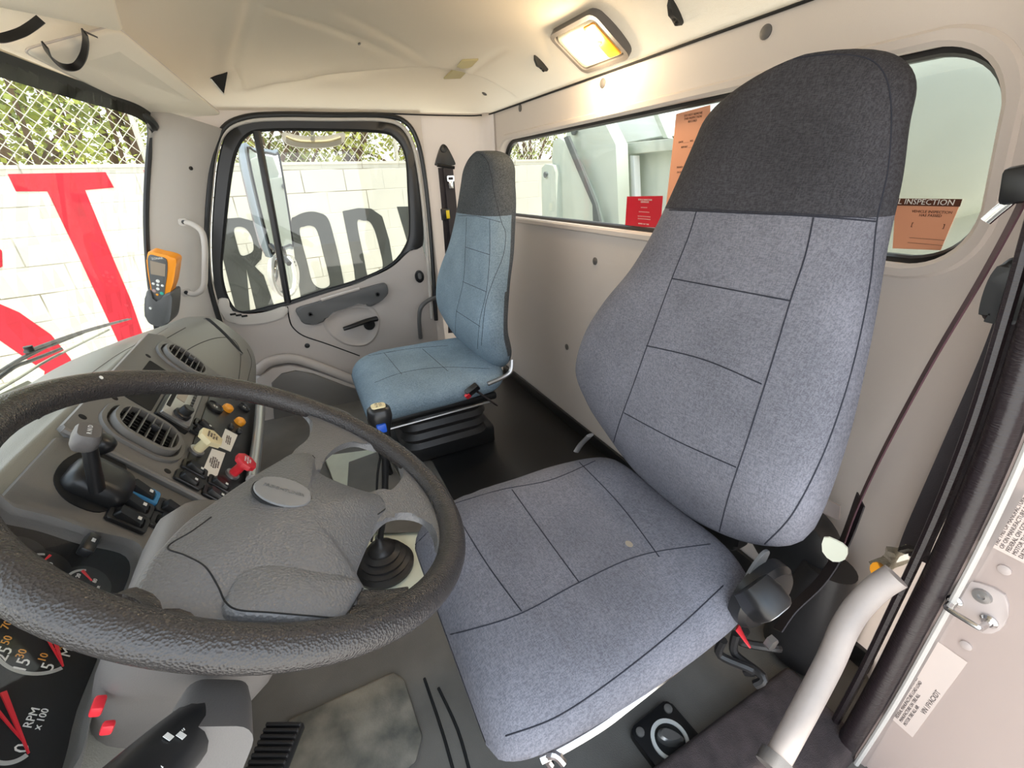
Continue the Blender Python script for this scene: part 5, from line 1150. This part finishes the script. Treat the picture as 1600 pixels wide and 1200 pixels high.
link('belt_stop', T(rbox(.042, .052, .016, .005), frame(AX(696, 335, 2.10), -EY, EZ)), 'black', b1); link('yellow_tab', T(rbox(.016, .036, .003, .001), frame(AX(700, 335, 2.088), -EY, EZ)), mat('tab_yellow', sc(236, 208, 40), .5), b1)
b2 = tag(thing('seat_belt', AY(1300, 860, -.80)), 'driver seat belt running edge-on from top right down behind the seat', 'seat belt')
top = AY(1600, 292, -.74)
link('webbing', strap([AY(1612, 275, -.74), AY(1590, 330, -.745), AY(1530, 440, -.755), AY(1450, 575, -.77), AY(1380, 705, -.78), AY(1340, 790, -.78), AY(1318, 850, -.77)], ray(1450, 575)+Vector((.10, 0, 0)), .046, .002), 'webred', b2)
link('lower_webbing', strap([AY(1345, 780, -.78), AY(1318, 850, -.77), AY(1285, 905, -.74), AY(1240, 950, -.70), AY(1215, 985, -.66)], ray(1300, 880)+Vector((.35, 0, 0)), .046, .002), 'web', b2)
link('latch_tongue', tube([AY(1600, 290, -.735), AY(1580, 312, -.735), AY(1556, 332, -.735), AY(1540, 346, -.735)], lambda t: (.006, .0025), 10, 4), 'chrome', b2)
link('tongue_grip', T(rbox(.030, .04, .016, .006), frame(AY(1594, 288, -.735), (-1, 0, .2), EZ)), 'black', b2)
b3 = tag(thing('belt_retractor', AY(1590, 450, -.735)), 'black belt height adjuster with yellow tab on the driver pillar', 'belt adjuster')
cv = [AY(*p, -.735) for p in ((1600, 398), (1572, 418), (1556, 450), (1548, 485), (1556, 496), (1590, 500), (1650, 490), (1660, 410))]
link('cover', T(prism([v.to_tuple()[:2] for v in cr_spline([(-p.x, p.z, 0) for p in cv], 4, True)], -.02, .03, .010, 3), frame((0, -.735, 0), (-1, 0, 0), EZ)), 'black', b3)
q = [AY(*p, -.73) for p in ((1554, 432), (1576, 418), (1568, 440), (1560, 446))]; link('yellow_tab', T(prism([(-p.x, p.z) for p in q], 0, .006), frame((0, -.73, 0), (-1, 0, 0), EZ)), mat('tab_yellow2', sc(236, 208, 40), .5), b3)
link('fixed_webbing', strap([AY(1592, 490, -.755), AY(1560, 570, -.76), AY(1500, 700, -.77), AY(1440, 830, -.78), AY(1425, 870, -.78)], (1, .2, 0), .036, .003), 'web', b3)
o = link('cloth_tag', T(prism([v.to_tuple()[:2] for v in cr_spline([(-.016, .020, 0), (.0, .026, 0), (.018, .020, 0), (.020, -.008, 0), (.006, -.026, 0), (-.012, -.014, 0)], 2, True)], 0, .003), frame(AY(1301, 858, -.72), (-1, -.3, 0), (.1, .2, 1))), 'tag'); tag(o, 'torn off-white cloth tag hanging on the driver seat belt', 'tag')
# boarding handle
gb = link('boarding_handle', tube([AY(1400, 900, -.64), AY(1372, 918, -.625), AY(1340, 950, -.60), AY(1318, 985, -.575), AY(1296, 1035, -.55), AY(1262, 1100, -.51), AY(1235, 1150, -.48), AY(1212, 1192, -.45)], .0165, 18, 7), 'bar', None, 60)
tag(gb, 'ivory tubular boarding handle at the driver door opening', 'handle'); link('end_collar', tube([AY(1216, 1183, -.457), AY(1206, 1203, -.44)], .022, 16, 1), 'shroud', gb)
bag = bmesh.new(); q = [AY(*p, -.70+d) for *p, d in ((1362, 878, 0), (1380, 868, .01), (1392, 858, -.01), (1428, 852, .0), (1420, 868, .015), (1408, 884, -.005), (1372, 900, .005), (1392, 876, .02))]
vv = [bag.verts.new(p) for p in q]
for f in ((0, 1, 7, 6), (1, 2, 7), (2, 3, 4, 7), (7, 4, 5, 6)): bag.faces.new([vv[i] for i in f])
bmesh.ops.subdivide_edges(bag, edges=list(bag.edges), cuts=3, use_grid_fill=True)
for v in bag.verts: v.co += Vector([noise.noise(v.co*60+Vector((i*9, 0, 0)))*.008 for i in range(3)])
bmesh.ops.solidify(bag, geom=list(bag.faces), thickness=.0008)
o = link('cellophane_wrap', bag, 'plastic_bag', None, 10); tag(o, 'crumpled clear cellophane scrap stuck above the ivory handle', 'wrapper')
link('amber_corner', T(prism(oval(.010, .014, 12), 0, .002), frame(AY(1372, 890, -.695), (-1, 0, 0), EZ)), 'amber', o)
# things by the seat
rb = tag(thing('belt_reel', AY(1270, 850, -.82)), 'black belt reel drum behind the driver seat', 'belt reel')
link('drum', T(lathe([(.085, 0), (.09, .02), (.085, .05), (.06, .06)], 36), frame(AY(1250, 835, -.83), (-1, 0, .1), EZ)), 'black', rb); link('bracket', T(prism([(-p.x, p.z) for p in [AY(*a, -.82) for a in ((1278, 772), (1314, 790), (1312, 812), (1285, 800))]], 0, .003), frame((0, -.82, 0), (-1, 0, 0), EZ)), 'body', rb); link('boot', T(loft([[Vector((p[0]*s, p[1]*s, z)) for p in oval(.06, .05, 24)] for z, s in ((0, 1.2), (.1, 1.1), (.25, .8))]), Matrix.Translation((.30, -.80, FL+.02))), 'rubber', rb)
o = link('cardboard_scrap', T(rbox(.06, .05, .02, .002), frame(AZ(1232, 1002, -.94), (1, .3, 0), (0, 1, .2))), 'wood'); tag(o, 'brown scrap beside red wire behind the seat base', 'scrap')
o = link('red_wire', tube([AZ(1226, 975, -.90), AZ(1236, 990, -.91), AZ(1246, 1002, -.93)], .004, 8, 4), 'red'); tag(o, 'short red wire behind the driver seat base', 'wire')
# floor control dial
dp = tag(thing('heater_dial_panel', AZ(1045, 1155, FL)), 'square black panel with white-ringed dial on the floor', 'control panel')
q = [AZ(*p, -.955) for p in ((1047, 1090), (1108, 1160), (1050, 1228), (984, 1155))]; c0 = sum(q, Vector())/4; e1 = (q[1]-q[0]); e2 = (q[0]-q[3])
s_ = (e1.length+e2.length)/2; HF = frame(Vector((c0.x, c0.y, -.965)), e1, e2); hs = 1 if HF.col[2].z > 0 else -1
if hs < 0: HF = frame(Vector((c0.x, c0.y, -.965)), e2, e1)
link('plate', T(prism(rrect(s_, s_, .012), -.012, .008, .003), HF), 'black', dp)
link('dial_ring', T(lathe([(s_*.33, .008), (s_*.33, .011), (s_*.27, .012), (s_*.26, .009)], 40), HF), 'pale', dp); link('dial_well', T(lathe([(s_*.265, .008), (s_*.26, .0095), (.001, .0095)], 40), HF), 'blackmat', dp)
link('knob', T(loft([[Vector((p[0]*a, p[1]*a, z)) for p in [v.to_tuple()[:2] for v in cr_spline([(-.022, -.006, 0), (-.008, -.012, 0), (.008, -.010, 0), (.024, 0, 0), (.008, .010, 0), (-.008, .012, 0), (-.022, .006, 0)], 3, True)]] for z, a in ((.009, 1), (.022, .95), (.026, .7))]), HF @ Matrix.Rotation(.8, 4, 'Z')), 'steel', dp)
for a, b in ((.36, .36), (-.36, .36), (.36, -.36), (-.36, -.36)): link('button', T(lathe([(.008, .008), (.008, .012), (.004, .013)], 14), HF @ Matrix.Translation((a*s_, b*s_, 0))), 'panel', dp)
# gear lever with boot, over a pale flat slab laid on the floor
o = link('pale_floor_slab', hexa([AZ(*p, -.972) for p in ((505, 712), (600, 700), (655, 800), (672, 925), (560, 935), (540, 800))], [AZ(*p, -.955) for p in ((505, 712), (600, 700), (655, 800), (672, 925), (560, 935), (540, 800))], .004), 'plate'); tag(o, 'pale flat slab on the floor around the gear lever boot', 'plate')
o2 = link('tunnel_mat', hexa([AZ(*p, -.955) for p in ((545, 722), (600, 702), (655, 800), (660, 832), (600, 833), (565, 830), (540, 800))], [AZ(*p, -.945) for p in ((545, 722), (600, 702), (655, 800), (660, 832), (600, 833), (565, 830), (540, 800))], .003), 'floor'); tag(o2, 'dark rubber mat piece lying over the pale floor slab', 'mat')
gp = AZ(602, 885, -.95); gl_ = tag(thing('gear_lever', gp), 'tall gear lever with ribbed black boot and round-topped knob', 'gear lever')
prof = [(.092, 0), (.094, .012), (.080, .020), (.084, .028), (.070, .034), (.073, .044), (.055, .050), (.058, .060), (.042, .068), (.043, .078), (.028, .088), (.014, .10), (.011, .12)]
link('boot', T(lathe([(a*.84, b*.9) for a, b in prof], 40), Matrix.Translation(gp)), 'rubber', gl_, 60)
kx = (gp.x+.02)
ktop = AX(594, 650, gp.x-.02); lb_ = AX(601, 700, gp.x-.01)
link('lever', tube([gp+Vector((0, 0, .09)), AX(600, 800, gp.x), AX(602, 740, gp.x-.005), lb_], .0085, 12, 4), 'black', gl_)
link('air_line', tube([gp+Vector((-.0, .02, .10)), AX(588, 800, gp.x+.01), AX(590, 740, gp.x), AX(600, 690, gp.x)], .003, 8, 4), 'black', gl_)
kd = (ktop-lb_).normalized()
KF = frame(ktop, EX.cross(kd).cross(kd) if False else Vector((1, 0, 0)), kd.cross(Vector((1, 0, 0))))
KF = frame(lb_, Vector((1, 0, 0)), kd.cross(Vector((1, 0, 0)))); hgt_ = (ktop-lb_).length+.018
if KF.col[2].xyz.dot(kd) < 0: KF = frame(lb_, Vector((-1, 0, 0)), kd.cross(Vector((1, 0, 0))))
link('knob', T(loft([[Vector((p[0]*s, p[1]*s*1.0, z)) for p in rrect(.044, .052, .018)] for z, s in ((-.02, .62), (.0, .70), (hgt_*.45, .74), (hgt_*.62, .95), (hgt_*.8, 1.08), (hgt_*.95, 1.0), (hgt_, .8), (hgt_+.003, .5))]), KF), 'black', gl_, 50)
kt = link('shift_pattern_cap', T(prism(rrect(.026, .032, .008), hgt_+.001, hgt_+.005, .0015), KF), 'yellow', gl_)
text('1 3 5\nR 2 4', .009, KF @ Vector((0, 0, hgt_+.0055)), (-1, 0, 0), (0, -1, 0.1), 'ink', 'shift_pattern', kt, off=.0003)
tk_, = bvh_of([x for x in gl_.children if x.name.startswith('knob')][0]) if True else None
hit = tk_.ray_cast(Vector((0, 0, 0)), ray(596, 668))
if hit[0]:
    nn = hit[1] if hit[1].dot(hit[0]) < 0 else -hit[1]
    link('range_switch', T(rbox(.022, .022, .012, .003), frame(hit[0]+nn*.002, nn.cross(EZ), EZ)), 'royal', gl_)
# pedal, floor mat, kick-up strip
pd = tag(thing('clutch_pedal', AZ(432, 1165, -.80)), 'black ribbed foot pedal under the steering column', 'pedal')
q = [AZ(*p, -.80) for p in ((404, 1138), (460, 1138), (462, 1200), (398, 1215))]; c0 = sum(q, Vector())/4; FP = frame(c0, q[1]-q[0], q[0]-q[3]); ww, hh = (q[1]-q[0]).length, (q[0]-q[3]).length
fs_ = 1 if FP.col[2].z > 0 else -1
link('pad', T(rbox(ww, hh, .018, .004), FP), 'black', pd)
for k in range(8): link('rib', T(rbox(ww*.96, .005, .006, .001, 1, c=(0, (k-3.5)*hh/8.4, .011*fs_)), FP), 'rubber', pd)
link('pedal_arm', tube([c0+Vector((0, .0, -.01)), c0+Vector((0, .10, -.02)), c0+Vector((0, .22, .25))], .010, 8, 3), 'black', pd)
fm = link('floor_mat', hexa([AZ(*p, FL+.001) for p in ((450, 1125), (615, 1050), (632, 1062), (660, 1150), (650, 1190), (560, 1260), (430, 1290))], [AZ(*p, FL+.010) for p in ((450, 1125), (615, 1050), (632, 1062), (660, 1150), (650, 1190), (560, 1260), (430, 1290))], .004), mat('dusty_mat', sc(78, 78, 72), .6, col2=sc(150, 142, 128), vscale=16, bump=.3, bscale=300)); tag(fm, 'dusty dark floor mat panel in the driver footwell', 'mat')
for k, pth in enumerate((((663, 1060), (690, 1140), (710, 1210)), ((685, 1075), (715, 1140), (735, 1210)))):
    o = link('floor_ridge', tube([AZ(*p, FL+.001) for p in pth], .003, 6, 4), 'blackmat'); tag(o, ('thin ridge in the floor rubber next to the floor mat' if k == 0 else 'thin ridge in the floor rubber nearer the driver cushion'), 'ridge', 'floor ridges')
struct(link('baseboard_rear', rbox(1.9, .012, .05, .004, c=(1.1, RY+.008, FL+.025)), 'black'))

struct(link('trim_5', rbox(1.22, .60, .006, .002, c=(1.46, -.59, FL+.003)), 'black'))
